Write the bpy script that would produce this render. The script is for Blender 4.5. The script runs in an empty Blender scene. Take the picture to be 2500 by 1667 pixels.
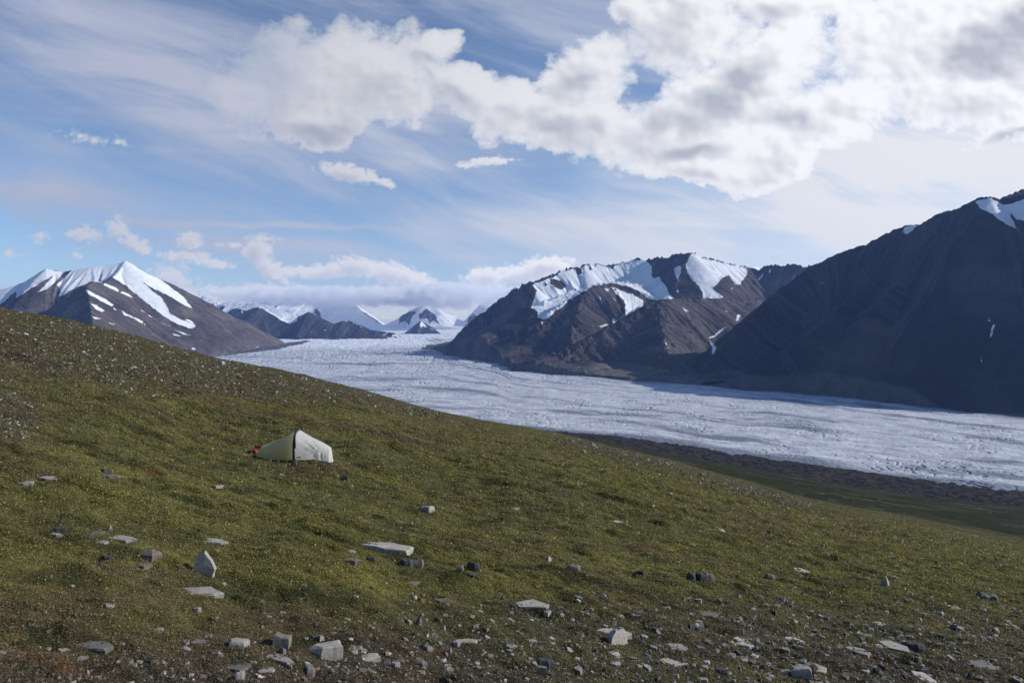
import bpy, math
import numpy as np
from math import radians as R
sc = bpy.context.scene
COL = sc.collection
rng = np.random.default_rng(7)
F = 1667.0; CU = 1250.0; CV = 833.5; HV = 790.0      # focal length, centre and horizon row of the 2500 px wide view
def zray(v): return (HV - np.asarray(v, float)) / F
def xray(u): return (np.asarray(u, float) - CU) / F

# ---------------------------------------------------------------- noise
_p = np.random.default_rng(3).permutation(4096).astype(np.int64)
_ga = np.random.default_rng(4).uniform(0, 2*np.pi, 4096)
_gx = np.cos(_ga).astype(np.float32); _gy = np.sin(_ga).astype(np.float32)
_p32 = np.concatenate([_p, _p]).astype(np.int32)
def perlin(x, y, seed=0):
    x = np.asarray(x, np.float32) + np.float32(seed*17.31 % 997); y = np.asarray(y, np.float32) - np.float32(seed*9.77 % 991)
    x, y = np.broadcast_arrays(x, y)
    fx_ = np.floor(x); fy_ = np.floor(y)
    xi = fx_.astype(np.int32) & 4095; yi = fy_.astype(np.int32) & 4095
    xf = x - fx_; yf = y - fy_
    p0 = _p32[xi]; p1 = _p32[(xi+1) & 4095]
    u = xf*xf*xf*(xf*(xf*6-15)+10); v = yf*yf*yf*(yf*(yf*6-15)+10)
    h = _p32[p0+yi]; a = _gx[h]*xf + _gy[h]*yf
    h = _p32[p1+yi]; b = _gx[h]*(xf-1) + _gy[h]*yf
    yi = (yi+1) & 4095
    h = _p32[p0+yi]; c = _gx[h]*xf + _gy[h]*(yf-1)
    h = _p32[p1+yi]; d = _gx[h]*(xf-1) + _gy[h]*(yf-1)
    a = a+(b-a)*u; c = c+(d-c)*u
    return a+(c-a)*v
def fbm(x, y, o=4, seed=0, gain=.5, lac=2.03):
    s = 0; a = 1.0; t = 0
    for k in range(o):
        s = s + a*perlin(x, y, seed+k); t += a; a *= gain; x = np.asarray(x)*lac; y = np.asarray(y)*lac
    return s*1.6/t
def ridged(x, y, o=4, seed=0, gain=.5):
    s = 0; a = 1.0; t = 0
    for k in range(o):
        s = s + a*(1-np.abs(perlin(x, y, seed+k))*2.2); t += a; a *= gain; x = np.asarray(x)*2.07; y = np.asarray(y)*2.07
    return s/t
def sstep(a, b, x):
    t = np.clip((np.asarray(x, float)-a)/(b-a), 0, 1); return t*t*(3-2*t)

# ---------------------------------------------------------------- objects
def tag(o, label=None, cat=None, group=None, kind=None):
    if label: o['label'] = label
    if cat: o['category'] = cat
    if group: o['group'] = group
    if kind: o['kind'] = kind
    return o
def mesh_from(name, V, Fc, mat=None, parent=None, smooth=False):
    me = bpy.data.meshes.new(name)
    me.from_pydata([tuple(map(float, v)) for v in V], [], [tuple(map(int, f)) for f in Fc])
    me.validate(); me.update()
    if smooth:
        me.polygons.foreach_set('use_smooth', [True]*len(me.polygons))
    o = bpy.data.objects.new(name, me); COL.objects.link(o)
    if mat: me.materials.append(mat)
    if parent: o.parent = parent
    return o
def fast_mesh(name, co, idx, n, mat, attrs=None, smooth=True):
    """co (N,3), idx (M*n) loop vertex indices, n corners per face"""
    me = bpy.data.meshes.new(name)
    me.vertices.add(len(co)); me.vertices.foreach_set('co', np.ascontiguousarray(co, np.float32).ravel())
    m = len(idx)//n
    me.loops.add(m*n); me.loops.foreach_set('vertex_index', np.ascontiguousarray(idx, np.int32))
    me.polygons.add(m)
    me.polygons.foreach_set('loop_start', np.arange(0, m*n, n, dtype=np.int32))
    me.polygons.foreach_set('use_smooth', np.full(m, smooth, bool))
    me.update(calc_edges=True)
    for k, a in (attrs or {}).items():
        if a.ndim == 2:
            c = np.ones((len(co), 4), np.float32); c[:, :3] = a
            me.color_attributes.new(k, 'FLOAT_COLOR', 'POINT').data.foreach_set('color', c.ravel())
        else:
            me.attributes.new(k, 'FLOAT', 'POINT').data.foreach_set('value', a.astype(np.float32))
    o = bpy.data.objects.new(name, me); COL.objects.link(o)
    me.materials.append(mat)
    return o
def grid_idx(nr, nc):
    r, c = np.meshgrid(np.arange(nr-1), np.arange(nc-1), indexing='ij')
    a = (r*nc+c).ravel()
    return np.stack([a, a+1, a+nc+1, a+nc], 1).ravel()

# ---------------------------------------------------------------- node helper
class NT:
    def __init__(s, tree): s.t = tree; s.n = tree.nodes; s.l = tree.links
    def new(s, typ, **kw):
        nd = s.n.new(typ)
        for k, v in kw.items(): setattr(nd, k, v)
        return nd
    def put(s, sock, val):
        if isinstance(val, bpy.types.NodeSocket): s.l.new(val, sock)
        elif val is not None: sock.default_value = val
    def math(s, op, a, b=None, c=None, clamp=False):
        nd = s.new('ShaderNodeMath', operation=op, use_clamp=clamp)
        for i, x in enumerate((a, b, c)):
            if x is not None: s.put(nd.inputs[i], x)
        return nd.outputs[0]
    def vmath(s, op, a, b=None, sc_=None):
        nd = s.new('ShaderNodeVectorMath', operation=op)
        s.put(nd.inputs[0], a)
        if b is not None: s.put(nd.inputs[1], b)
        if sc_ is not None: s.put(nd.inputs[3], sc_)
        return nd.outputs[1] if op in ('LENGTH', 'DOT_PRODUCT', 'DISTANCE') else nd.outputs[0]
    def noise(s, vec, scale, detail=4, rough=.5, dist=0, col=False, dims='3D'):
        nd = s.new('ShaderNodeTexNoise', noise_dimensions=dims)
        if vec is not None: s.l.new(vec, nd.inputs['Vector'])
        nd.inputs['Scale'].default_value = scale; nd.inputs['Detail'].default_value = detail
        nd.inputs['Roughness'].default_value = rough; nd.inputs['Distortion'].default_value = dist
        return nd.outputs[1 if col else 0]
    def map(s, val, a, b, c=0.0, d=1.0, smooth=True):
        nd = s.new('ShaderNodeMapRange', interpolation_type='SMOOTHSTEP' if smooth else 'LINEAR')
        s.put(nd.inputs[0], val); 
        for i, x in enumerate((a, b, c, d)): s.put(nd.inputs[i+1], x)
        return nd.outputs[0]
    def mix(s, f, a, b, mode='MIX'):
        nd = s.new('ShaderNodeMix', data_type='RGBA', blend_type=mode)
        s.put(nd.inputs[0], f)
        for i, x in ((6, a), (7, b)):
            s.put(nd.inputs[i], (*x, 1) if isinstance(x, tuple) and len(x) == 3 else x)
        return nd.outputs[2]
    def attr(s, name, fac=True):
        nd = s.new('ShaderNodeAttribute', attribute_name=name); return nd.outputs['Fac' if fac else 'Color']
    def mapping(s, vec, loc=(0,0,0), rot=(0,0,0), scale=(1,1,1), typ='POINT'):
        nd = s.new('ShaderNodeMapping', vector_type=typ)
        s.l.new(vec, nd.inputs[0]); nd.inputs[1].default_value = loc; nd.inputs[2].default_value = rot; nd.inputs[3].default_value = scale
        return nd.outputs[0]
def material(name):
    m = bpy.data.materials.new(name); m.use_nodes = True
    t = NT(m.node_tree); b = m.node_tree.nodes['Principled BSDF']
    return m, t, b
def simple_mat(name, col, rough=.7, spec=.3, noise_amt=.15, scale=20, metal=0):
    m, t, b = material(name)
    tc = t.new('ShaderNodeTexCoord').outputs['Object']
    n = t.noise(tc, scale, 4, .6)
    c = t.mix(t.map(n, .3, .7), tuple(x*(1-noise_amt) for x in col), tuple(min(1, x*(1+noise_amt)) for x in col))
    t.put(b.inputs['Base Color'], c); b.inputs['Roughness'].default_value = rough
    b.inputs['Specular IOR Level'].default_value = spec; b.inputs['Metallic'].default_value = metal
    return m

# ---------------------------------------------------------------- camera, sun
cam = bpy.data.cameras.new('camera'); camo = bpy.data.objects.new('camera', cam); COL.objects.link(camo)
cam.lens = 24.0; cam.sensor_width = 36.0; cam.clip_start = .05; cam.clip_end = 200000
camo.location = (0, 0, 0)
camo.rotation_euler = (R(90) + math.atan((HV-CV)/F), 0, 0)
sc.camera = camo
SUN_AZ, SUN_EL = R(82), R(29)   # azimuth to the right of the view direction (+Y)
sun = bpy.data.lights.new('sun', 'SUN'); suno = bpy.data.objects.new('sun', sun); COL.objects.link(suno)
sun.energy = 3.9; sun.angle = R(.53); sun.color = (1, .95, .87)
from mathutils import Vector
sd = Vector((math.sin(SUN_AZ)*math.cos(SUN_EL), math.cos(SUN_AZ)*math.cos(SUN_EL), math.sin(SUN_EL)))
suno.rotation_euler = sd.to_track_quat('Z', 'Y').to_euler()

# ---------------------------------------------------------------- world: sky + clouds by direction
w = bpy.data.worlds.new('World'); sc.world = w; w.use_nodes = True
t = NT(w.node_tree); bg = w.node_tree.nodes['Background']; bg.inputs[1].default_value = .1
sky = t.new('ShaderNodeTexSky', sky_type='NISHITA', sun_disc=False, sun_elevation=SUN_EL, sun_rotation=SUN_AZ,
            altitude=1500, air_density=1.0, dust_density=.15, ozone_density=3.5)
gen = t.new('ShaderNodeTexCoord').outputs['Generated']
sx = t.new('ShaderNodeSeparateXYZ'); t.l.new(gen, sx.inputs[0])
yy = t.math('MAXIMUM', sx.outputs[1], .25)
U = t.math('DIVIDE', sx.outputs[0], yy); V = t.math('DIVIDE', sx.outputs[2], yy)

# rot: degrees clockwise on the picture
BIG = [(740,210,200,140,0,.95),(900,180,210,125),(1070,128,80,42,-25),(765,305,125,62),(1140,230,150,65,30),(1250,265,130,75),
       (1430,190,130,85,-35),(1670,80,170,115),(1900,15,190,50),(1400,310,220,70,10),(1660,345,270,85,5),(1760,260,200,120,-25),
       (1860,170,210,120,-28),(1720,410,150,45,5),(1890,370,170,70,-25),(2250,120,260,170),(2520,100,300,230),(2030,270,200,70,-10),
       (2350,240,300,75),(1540,40,60,50)]
LOW = [(850,425,72,24,12),(915,440,52,12,18),(1195,397,60,11,-4),(1140,408,35,7,0,.6),(210,340,60,13,10,.45),(300,350,36,9,20,.45),
       (215,573,46,20,8,.7),(290,560,30,28,0,.75),(335,598,46,20,25,.7),(95,582,22,12,0,.45),(28,622,22,10,0,.4),(190,620,22,9,0,.35),
       (465,588,36,26,0,.8),(450,627,60,17,0,.85),(520,643,50,14,8,.8),(575,600,40,8,0,.4),(640,583,45,13,0,.6),
       (628,612,34,34,0,.95),(655,652,48,26,40,.95),(695,683,30,12,35,.7),
       (730,662,60,15,-5,.9),(800,662,70,20,-8,1),(880,652,70,26,5,1),(960,668,70,28,12,1),(1015,685,60,26,15,1),
       (425,690,60,42,35,.8),(460,725,50,30,30,.8),(1190,676,52,26,0,1),(1330,650,70,24,-5,1.05),(1280,672,70,30,0,1),(1850,664,45,10,0,.8),
       (900,738,480,30,0,1),(1120,728,230,38,0,1.05),(620,712,160,20,0,.8),(2452,322,90,24,-22,1)]
DARK = [(800,325,110,32,-5,.9),(1400,300,170,32,8,.8),(1640,300,170,46,5,1),(1800,190,160,60,-25,.9),(1740,250,90,80,-20,1),(1700,370,90,22,-5,.8),
        (1660,60,90,45,0,.6),(2370,150,130,90,-30,1.25),(2500,60,90,60,0,1.25),(1420,200,70,40,-30,.5),(2462,326,60,15,-18,1.2),(950,200,90,60,20,.4),
        (850,668,50,10,-5,.6),(1350,662,50,12,0,.5),(760,748,200,14,0,.6),(1150,745,120,12,0,.5),(430,705,50,25,30,.5),(1900,290,120,30,-10,.6)]
VEIL = [(420,220,620,150,22,.75),(250,60,420,90,18,.55),(100,470,280,60,8,.6),(1300,560,420,90,0,.75),(2150,520,900,330,0,1.5),(1000,330,400,150,0,.7),(640,620,700,28,1,.45),(640,560,800,14,2,.5)]

SW, SH = 2048, 900; U0, U1, V0, V1 = -1.08, 1.08, -.12, .83
gu, gv = np.meshgrid(np.linspace(U0, U1, SW, dtype=np.float32), np.linspace(V0, V1, SH, dtype=np.float32))
def blobs(lst, x, y, k=.12):
    out = np.full(x.shape, -1.0, np.float32)
    for b_ in lst:
        cx, cy_, rx, ry = b_[:4]; rot = R(b_[4]) if len(b_) > 4 else 0; wt = b_[5] if len(b_) > 5 else 1
        dx = x-xray(cx).astype(np.float32); dy = y-zray(cy_).astype(np.float32); c, s_ = math.cos(rot), math.sin(rot)
        d = wt*(1-np.sqrt(((c*dx-s_*dy)*(F/rx))**2 + ((s_*dx+c*dy)*(F/ry))**2))
        h = np.maximum(k-np.abs(out-d), 0)/k
        out = np.maximum(out, d) + h*h*h*k/6
    return out
def billow(x, y, o, seed, gain=.5):
    s = 0; a = 1.0; tt = 0
    for k in range(o):
        s = s + a*np.abs(perlin(x, y, seed+k)); tt += a; a *= gain; x = x*2.13; y = y*2.13
    return s*2.4/tt
wx = fbm(gu*5, gv*7, 3, 11)*.02; wy = fbm(gu*5, gv*7, 3, 21)*.018
mx = fbm(gu*28, gv*34, 4, 31, .6)*.012; my = fbm(gu*28, gv*34, 4, 41, .6)*.010
fB = blobs(BIG, gu+wx+mx, gv+wy+my)
lx = fbm(gu*75, gv*90, 3, 51, .6)*.0055; ly = fbm(gu*75, gv*90, 3, 61, .6)*.0045
fL = blobs([(b_[0], b_[1], b_[2]*1.3, b_[3]*1.2) + tuple(b_[4:]) for b_ in LOW], gu+lx, gv+ly)
fD = blobs(DARK, gu+wx+mx, gv+wy+my)
bil = billow(gu*11+mx*8, gv*15+my*8, 6, 71, .58); fine = fbm(gu*48, gv*60, 5, 81, .62)
dB = fB*1.15 + .1 + (bil-.42)*.62 + fine*.17
bl = billow(gu*50, gv*66, 4, 91, .55)
dL = fL + (bl-.42)*.55 + fbm(gu*110, gv*140, 3, 95, .6)*.12
def ahead(a, k, m=1.0):                      # the field a little nearer the sun
    sx_ = int(round(k)); sy_ = int(round(k*m)); o = np.empty_like(a)
    o[:SH-sy_, :SW-sx_] = a[sy_:, sx_:]; o[SH-sy_:, :] = a[-1:, :]; o[:, SW-sx_:] = a[:, -1:]; return o
def soft(a, n=3):
    for _ in range(n):
        a = (a + np.roll(a, 1, 0)+np.roll(a, -1, 0)+np.roll(a, 1, 1)+np.roll(a, -1, 1))/5
    return a
softness = np.clip(.38 + .30*fbm(gu*4, gv*5, 2, 15), .16, .6)
aB = (1-np.exp(-2.6*np.clip((dB-.0)/softness/1.05, 0, 9)**1.35)).astype(np.float32); aL = sstep(.0, .5, dL).astype(np.float32)*.94
tB = np.clip(dB-.02, 0, 1.2); tL = np.clip(dL-.05, 0, 1)*.8
sB = soft(tB, 10); occ = 0
for i, k in enumerate((5, 11, 19, 30)):
    occ = occ + ahead(sB, k, .9)*(.42, .3, .2, .12)[i]
sL = soft(tL, 2); occL = 0
for i, k in enumerate((3, 6, 10)):
    occL = occL + ahead(sL, k, 1.5)*(.45, .35, .3)[i]
rel = (sB - ahead(sB, 7, .9))
dk = sstep(-.2, .95, fD + (billow(gu*6, gv*10, 2, 171)-.45)*.55)
shB = np.clip(.18*sstep(-.3,.4,fbm(gu*7, gv*11, 4, 175)) + .78*dk + .34*sstep(.2, 1.1, occ) - .16 - rel*1.1 - .04*fine, 0, 1)
shB *= sstep(.0, .35, dB-.05)
shL = np.clip(.75*sstep(.12, .7, occL) + .45*dk - .05, 0, 1)
useL = (aL > aB)
sh = soft(np.where(useL, shL, shB).astype(np.float32), 6)[..., None]
ed = sstep(-.5, .55, gu)[..., None]
def mx3(f, a, b): return np.asarray(a, np.float32)*(1-f) + np.asarray(b, np.float32)*f
bright = mx3(ed, (5.7, 5.8, 6.2), (9.1, 9.05, 9.15)); greyc = mx3(ed, (3.6, 3.9, 4.7), (4.4, 4.6, 5.3))
ccol = mx3(sh, bright, greyc)
low = sstep(.16, .02, gv)[..., None]
ccol = ccol*mx3(low, (1, 1, 1), (1.42, 1.36, 1.27))
aB = aB*(1-.55*sstep(-.26, -.40, gu+.12*fbm(gu*5, gv*5, 3, 191)))
alpha = np.maximum(aB, aL)[..., None]
# thin high veil combed down to the right
def rot2(x, y, deg):
    c, s_ = math.cos(R(deg)), math.sin(R(deg)); return c*x - s_*y, s_*x + c*y
rx_, ry_ = rot2(gu, gv, 20); wv = fbm(gu*2, gv*2.5, 3, 111)*.28
v1 = .5+.5*fbm(rx_*1.6+wv, ry_*11+wv*1.5, 7, 121, .62)
rx2, ry2 = rot2(gu, gv, 2)
v2 = .5+.5*fbm(rx2*1.5, ry2*22+wv*.6, 6, 131, .6)
fV = blobs(VEIL, gu+wx*1.5, gv+wy*1.5, .3)
veil = sstep(.34, .8, v1)*.46 + sstep(.48, .8, v2)*.16 + sstep(-.2, .8, fV)*(.13+.66*sstep(.12, .72, .6*v1+.4*v2)) + sstep(.1, 1.0, gu)*.22 + .04
veil = np.clip(veil + .34*sstep(.3, .8, gu)*sstep(.5, .15, gv), 0, .96).astype(np.float32)[..., None]
vcol = mx3(sstep(-.65, .65, gu)[..., None], (4.2, 4.5, 5.6), (7.9, 7.9, 8.05))
A = 1-(1-alpha)*(1-veil)
C = (ccol*alpha + vcol*veil*(1-alpha))/np.maximum(A, 1e-4)
fade = np.minimum(sstep(U0, U0+.08, gu)*sstep(U1, U1-.08, gu), sstep(V1, V1-.06, gv))[..., None]
img = bpy.data.images.new('cloud_field', SW, SH, alpha=True, float_buffer=True)
img.colorspace_settings.name = 'Non-Color' if False else 'Linear Rec.709'; img.alpha_mode = 'CHANNEL_PACKED'
px = np.concatenate([C, A*fade], 2).astype(np.float32); img.pixels.foreach_set(px.ravel()); img.update()
del wx, wy, mx, my, bil, fine, bl, v1, v2, px, C, ccol
uu = t.math('MULTIPLY_ADD', U, 1/(U1-U0), -U0/(U1-U0)); vv = t.math('MULTIPLY_ADD', V, 1/(V1-V0), -V0/(V1-V0))
cb = t.new('ShaderNodeCombineXYZ'); t.l.new(uu, cb.inputs[0]); t.l.new(vv, cb.inputs[1])
it = t.new('ShaderNodeTexImage', interpolation='Linear', extension='CLIP'); it.image = img; t.l.new(cb.outputs[0], it.inputs[0])
front = t.map(sx.outputs[1], .26, .34)
skyc = t.mix(1.0, sky.outputs[0], (1.12, 1.13, 1.16), 'MULTIPLY')
c2 = t.mix(t.math('MULTIPLY', it.outputs[1], front), skyc, it.outputs[0])
t.l.new(c2, bg.inputs[0])
w.cycles.sampling_method = 'MANUAL'; w.cycles.sample_map_resolution = 1024
# ================================================================ terrain
UT = np.array
ZG0 = -500.0
def zglac(y):
    y = np.asarray(y, float)
    return ZG0 + .016*np.maximum(0, y-5000) + .05*np.maximum(0, y-19500)
_ys = np.geomspace(1200, 60000, 6000); _vs = HV - F*zglac(_ys)/_ys     # row at which the ice at depth y is seen
_o = np.argsort(_vs[_ys < 19400])
def y_of_v(v): return np.interp(v, _vs[_ys < 19400][_o], _ys[_ys < 19400][_o])
# far edge of the ice (foot of the mountains on the right)
FE = UT([(1060,852),(1088,865),(1165,878),(1211,884),(1249,903),(1337,911),(1394,917),(1540,930),(1605,932),(1701,938),(1815,951),(1950,959),(2109,976),(2288,996),(2500,1022),(2750,1056),(3100,1100)], float)
def yfar(u): return y_of_v(np.interp(u, FE[:,0], FE[:,1]))
# near edge of the ice and the moraine in front of it
NE = UT([(-800,1045),(1200,1046),(1300,1048),(1500,1062),(1650,1080),(1854,1113),(2094,1147),(2313,1175),(2500,1196),(2800,1236),(3300,1300)], float)
def ynear(u): return 500*F/(np.interp(u, NE[:,0], NE[:,1])-HV)
MO = UT([(-800,1052),(1200,1052),(1300,1052),(1500,1085),(1650,1113),(1854,1149),(2094,1190),(2313,1220),(2500,1240),(2800,1286),(3300,1350)], float)
def segdist(px, py, pts):
    """distance to a 3D polyline in plan; returns distance, height there, length along it"""
    best = np.full(px.shape, 1e9, np.float32); zz = np.zeros(px.shape, np.float32); ss = np.zeros(px.shape, np.float32); acc = 0
    for (x0, y0, z0), (x1, y1, z1) in zip(pts[:-1], pts[1:]):
        dx, dy = x1-x0, y1-y0; L2 = dx*dx+dy*dy
        tt = np.clip(((px-x0)*dx+(py-y0)*dy)/L2, 0, 1)
        d = np.hypot(px-(x0+tt*dx), py-(y0+tt*dy)); m = d < best
        best = np.where(m, d, best); zz = np.where(m, z0+tt*(z1-z0), zz); ss = np.where(m, acc+tt*math.sqrt(L2), ss); acc += math.sqrt(L2)
    return best, zz, ss
def P3(l): return [(float(xray(u))*y, y, float(zray(v))*y) for u, v, y in l]
def inpoly(u, v, pts):
    """signed distance in pixels, positive inside"""
    ins = np.zeros(u.shape, bool); dm = np.full(u.shape, 1e9, np.float32); n = len(pts)
    for i in range(n):
        x0, y0 = pts[i]; x1, y1 = pts[(i+1) % n]
        if y0 != y1:
            ins ^= ((y0 > v) != (y1 > v)) & (u < (x1-x0)*(v-y0)/(y1-y0)+x0)
        dx, dy = x1-x0, y1-y0; L2 = max(dx*dx+dy*dy, 1e-6)
        tt = np.clip(((u-x0)*dx+(v-y0)*dy)/L2, 0, 1)
        dm = np.minimum(dm, np.hypot(u-x0-tt*dx, v-y0-tt*dy))
    return np.where(ins, dm, -dm)
def poly_mask(u, v, polys, k, ox, oy, holes=(), wob=2.5, seed=0):
    out = np.full(u.shape, -50, np.float32)
    wu = u + fbm(u*.06, v*.06, 3, seed+301)*wob*1.6; wvv = v + fbm(u*.06, v*.09, 3, seed+311)*wob
    for p in polys:
        q = [(x/k+ox, y/k+oy) for x, y in p]
        x0 = min(a for a, b in q)-8; x1 = max(a for a, b in q)+8; y0 = min(b for a, b in q)-8; y1 = max(b for a, b in q)+8
        m = (u > x0) & (u < x1) & (v > y0) & (v < y1)
        if m.any(): out[m] = np.maximum(out[m], inpoly(wu[m], wvv[m], q))
    for p in holes:
        q = [(x/k+ox, y/k+oy) for x, y in p]
        x0 = min(a for a, b in q)-8; x1 = max(a for a, b in q)+8; y0 = min(b for a, b in q)-8; y1 = max(b for a, b in q)+8
        m = (u > x0) & (u < x1) & (v > y0) & (v < y1)
        if m.any(): out[m] = np.minimum(out[m], -inpoly(wu[m], wvv[m], q))
    return out
def mountain_mat(name, dark, brown, green=0.0, bump=9.0, sc_=1.0):
    m, t, b = material(name)
    tc = t.new('ShaderNodeTexCoord').outputs['Object']
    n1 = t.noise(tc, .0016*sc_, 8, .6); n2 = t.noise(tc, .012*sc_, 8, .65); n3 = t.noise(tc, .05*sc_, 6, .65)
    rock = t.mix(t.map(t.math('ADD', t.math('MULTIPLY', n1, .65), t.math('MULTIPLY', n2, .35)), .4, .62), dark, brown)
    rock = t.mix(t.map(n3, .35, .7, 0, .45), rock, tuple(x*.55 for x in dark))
    rock = t.mix(1.0, rock, t.mix(t.map(t.attr('streak'), .2, .8), (.50,.50,.54), (1.55,1.48,1.42)), 'MULTIPLY')
    rock = t.mix(t.attr('green'), rock, (.045, .052, .022))
    rock = t.mix(t.attr('scree_lit'), rock, t.mix(t.map(n2, .35, .65), (.085, .075, .066), (.15, .135, .118)))
    rock = t.mix(t.attr('lit_warm'), rock, t.mix(t.map(n2, .35, .65), (.12, .09, .07), (.18, .14, .11)))
    sn = t.math('ADD', t.attr('snow'), t.math('ADD', t.math('MULTIPLY', t.math('SUBTRACT', n2, .5), 1.3), t.math('MULTIPLY', t.math('SUBTRACT', n3, .5), .9)))
    sm = t.map(sn, -.1, .25)
    snow = t.mix(t.map(n2, .3, .75), (.80, .82, .85), (.66, .69, .74))
    t.put(b.inputs['Base Color'], t.mix(sm, rock, snow))
    b.inputs['Roughness'].default_value = .9; b.inputs['Specular IOR Level'].default_value = .15
    bp = t.new('ShaderNodeBump'); bp.inputs['Distance'].default_value = bump
    t.put(bp.inputs['Strength'], t.math('MULTIPLY_ADD', sm, -.75, .95))
    h = t.math('ADD', t.math('MULTIPLY', n2, 1.6), t.math('MULTIPLY', n3, .7))
    t.l.new(h, bp.inputs['Height']); t.l.new(bp.outputs[0], b.inputs['Normal'])
    return m
def mountain(name, u0, u1, du, y0, y1, dy, ridges, mat, snowf, gul=18., rough=30., jag=8., clipfar=False, floor=None, foot=-20, gl=90., seed=0, apron=None, label=None, extra=None):
    us = np.arange(u0, u1+du, du); ysr = np.arange(y0, y1+dy, dy)
    Ug, Yg = np.meshgrid(us, ysr); X = xray(Ug)*Yg
    X = X.astype(np.float32); Y = Yg.astype(np.float32)
    wxx = fbm(X/700, Y/700, 3, 201+seed)*70; wyy = fbm(X/700, Y/700, 3, 211+seed)*70
    H = np.full(X.shape, -3000, np.float32); D = np.full(X.shape, 1e5, np.float32); SS = np.zeros(X.shape, np.float32)
    for i, rd in enumerate(ridges):
        pts, k = P3(rd[0]), rd[1]; k2 = rd[2] if len(rd) > 2 else k; w_ = rd[3] if len(rd) > 3 else 0
        g_ = rd[4] if len(rd) > 4 else 1.0
        near = 1-np.exp(-segdist(X, Y, pts)[0]/250.)
        d, z, s = segdist(X+wxx*near, Y+wyy*near, pts)
        hh = z - k*np.minimum(d, w_ if w_ else 1e9) - (k2*np.maximum(0, d-w_) if w_ else 0)
        # gullies run down the fall line
        gq = ridged((s+wxx*.6)/gl/1.6, d/1400+i*7, 3, 221+seed+i)
        gq2 = ridged((s+wxx*.35)/gl*1.6, d/500+i*5, 3, 231+seed+i)
        hh = hh + g_*(gq*gul + gq2*gul*.45)*np.minimum(1, d/260.) - g_*gul*.5*np.minimum(1, d/260.)
        m = hh > H; H = np.where(m, hh, H); D = np.where(m, d, D); SS = np.where(m, s+i*977., SS)
    zg = zglac(Y)
    zz_ = HV - F*H/Y; sm0 = sstep(-.3, 1.2, np.asarray(snowf(Ug, zz_, X, Y, H)['snow'], np.float32)); q_ = 1-.72*sm0
    H = H + q_*rough*fbm(X/420, Y/420, 6, 241+seed, .52)*np.minimum(1, .12+D/500) + q_*9*ridged(X/60, Y/60, 3, 255+seed, .6) \
        + np.maximum(0, 1-D/(160 if jag > 15 else 1e6))*jag*(ridged(X/(70 if jag < 15 else 130), Y/(70 if jag < 15 else 130), 4, 251+seed, .6)-(.5 if jag > 15 else 0))*(q_ if jag < 15 else np.maximum(q_, 1-D/90))
    stk = np.clip(.5 + .9*fbm((SS+wxx*.5)/38., D/900., 4, 281+seed, .6) + .35*fbm(X/500, Y/500, 3, 291), 0, 1)
    if extra is not None: H = extra(H, X, Y, Ug, zg)
    if apron: # gentle debris apron behind the ice edge
        dd = Y-yfar(Ug); H = np.maximum(H, zg + np.minimum(apron[0]*dd, apron[1]+apron[2]*dd) + 9*fbm(X/130, Y/130, 5, 261+seed))
    if clipfar:
        dd = Y-yfar(Ug); H = np.minimum(H, zg + 1.1*dd + 10*fbm(X/90, Y/90, 4, 271+seed))
    H = np.maximum(H, zg+foot)
    vv = HV - F*H/Y
    at = snowf(Ug, vv, X, Y, H); at['streak'] = stk
    co = np.stack([X, Y, H], 2).reshape(-1, 3)
    A = {k: np.asarray(at[k] if k in at else np.zeros(X.shape), np.float32).ravel() for k in ('snow', 'green', 'scree_lit', 'lit_warm', 'streak')}
    o = fast_mesh(name, co, grid_idx(*X.shape), 4, mat, A)
    tag(o, label, kind='structure')
    return o

# ---- mountain on the right, in shade
def crop(k, ox, oy, pts, y): return [(x/k+ox, v/k+oy, yy_) for (x, v), yy_ in zip(pts, y)]
right_ridge = [(1705,925,5650),(1732,889,5750),(1778,833,5900),(1829,777,6100),(1869,736,6250),(1915,700,6350),(1977,654,6350),(2073,608,6200),(2109,601,6120),(2140,583,6050),(2186,562,5950),(2211,553,5900),(2244,550,5820),(2303,516,5680),(2329,514,5620),(2380,488,5500),(2410,483,5430),(2436,492,5400),(2520,470,5300),(2600,430,5200),(2750,390,5050),(3000,390,4900)]
back_ridge = [(2380,520,6200),(2436,487,6200),(2487,466,6250),(2600,415,6350),(2900,360,6400)]
spur2 = [(2211,553,5900),(2120,690,5450),(2000,800,5200),(1900,860,5150)]
spur1 = [(2303,516,5680),(2240,640,5250),(2130,760,4950),(2060,860,4800)]
spur3 = [(2420,600,5200),(2330,760,4700),(2260,880,4400)]
def snow_right(u, v, X, Y, H):
    m = poly_mask(u, v, [[(1420,105),(1490,85),(1520,100),(1560,120),(1600,115),(1700,70),(1900,40),(1900,190),(1666,200),(1620,190),(1600,165),(1580,155),(1600,190),(1625,230),(1666,290),(1700,330),(1620,235),(1560,205),(1500,165),(1440,135)],
        [(1085,225),(1160,212),(1100,262),(1078,250)],[(1515,690),(1530,690),(1512,740),(1500,754)],[(1490,650),(1507,675),(1497,674)],[(687,473),(693,495),(687,492)],[(1458,845),(1468,860),(1462,872)]], 1.96, 1650, 440)
    m = np.maximum(m, poly_mask(u, v, GULLY, 2.613, 1050, 580))
    hg = H - zglac(Y); tl = np.interp(u, [1700,1760,1900,2040,2160,2230,2330], [70,95,115,150,120,90,-40]) + 22*fbm(u*.012, v*.01, 4, 5)
    trim = sstep(12, -12, hg-tl)
    gr = sstep(.0, .5, fbm(X/600, Y/600, 4, 77))*sstep(700, 150, hg)*.8
    return dict(snow=m*.25, scree_lit=trim*.55, green=gr*(1-trim))
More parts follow.
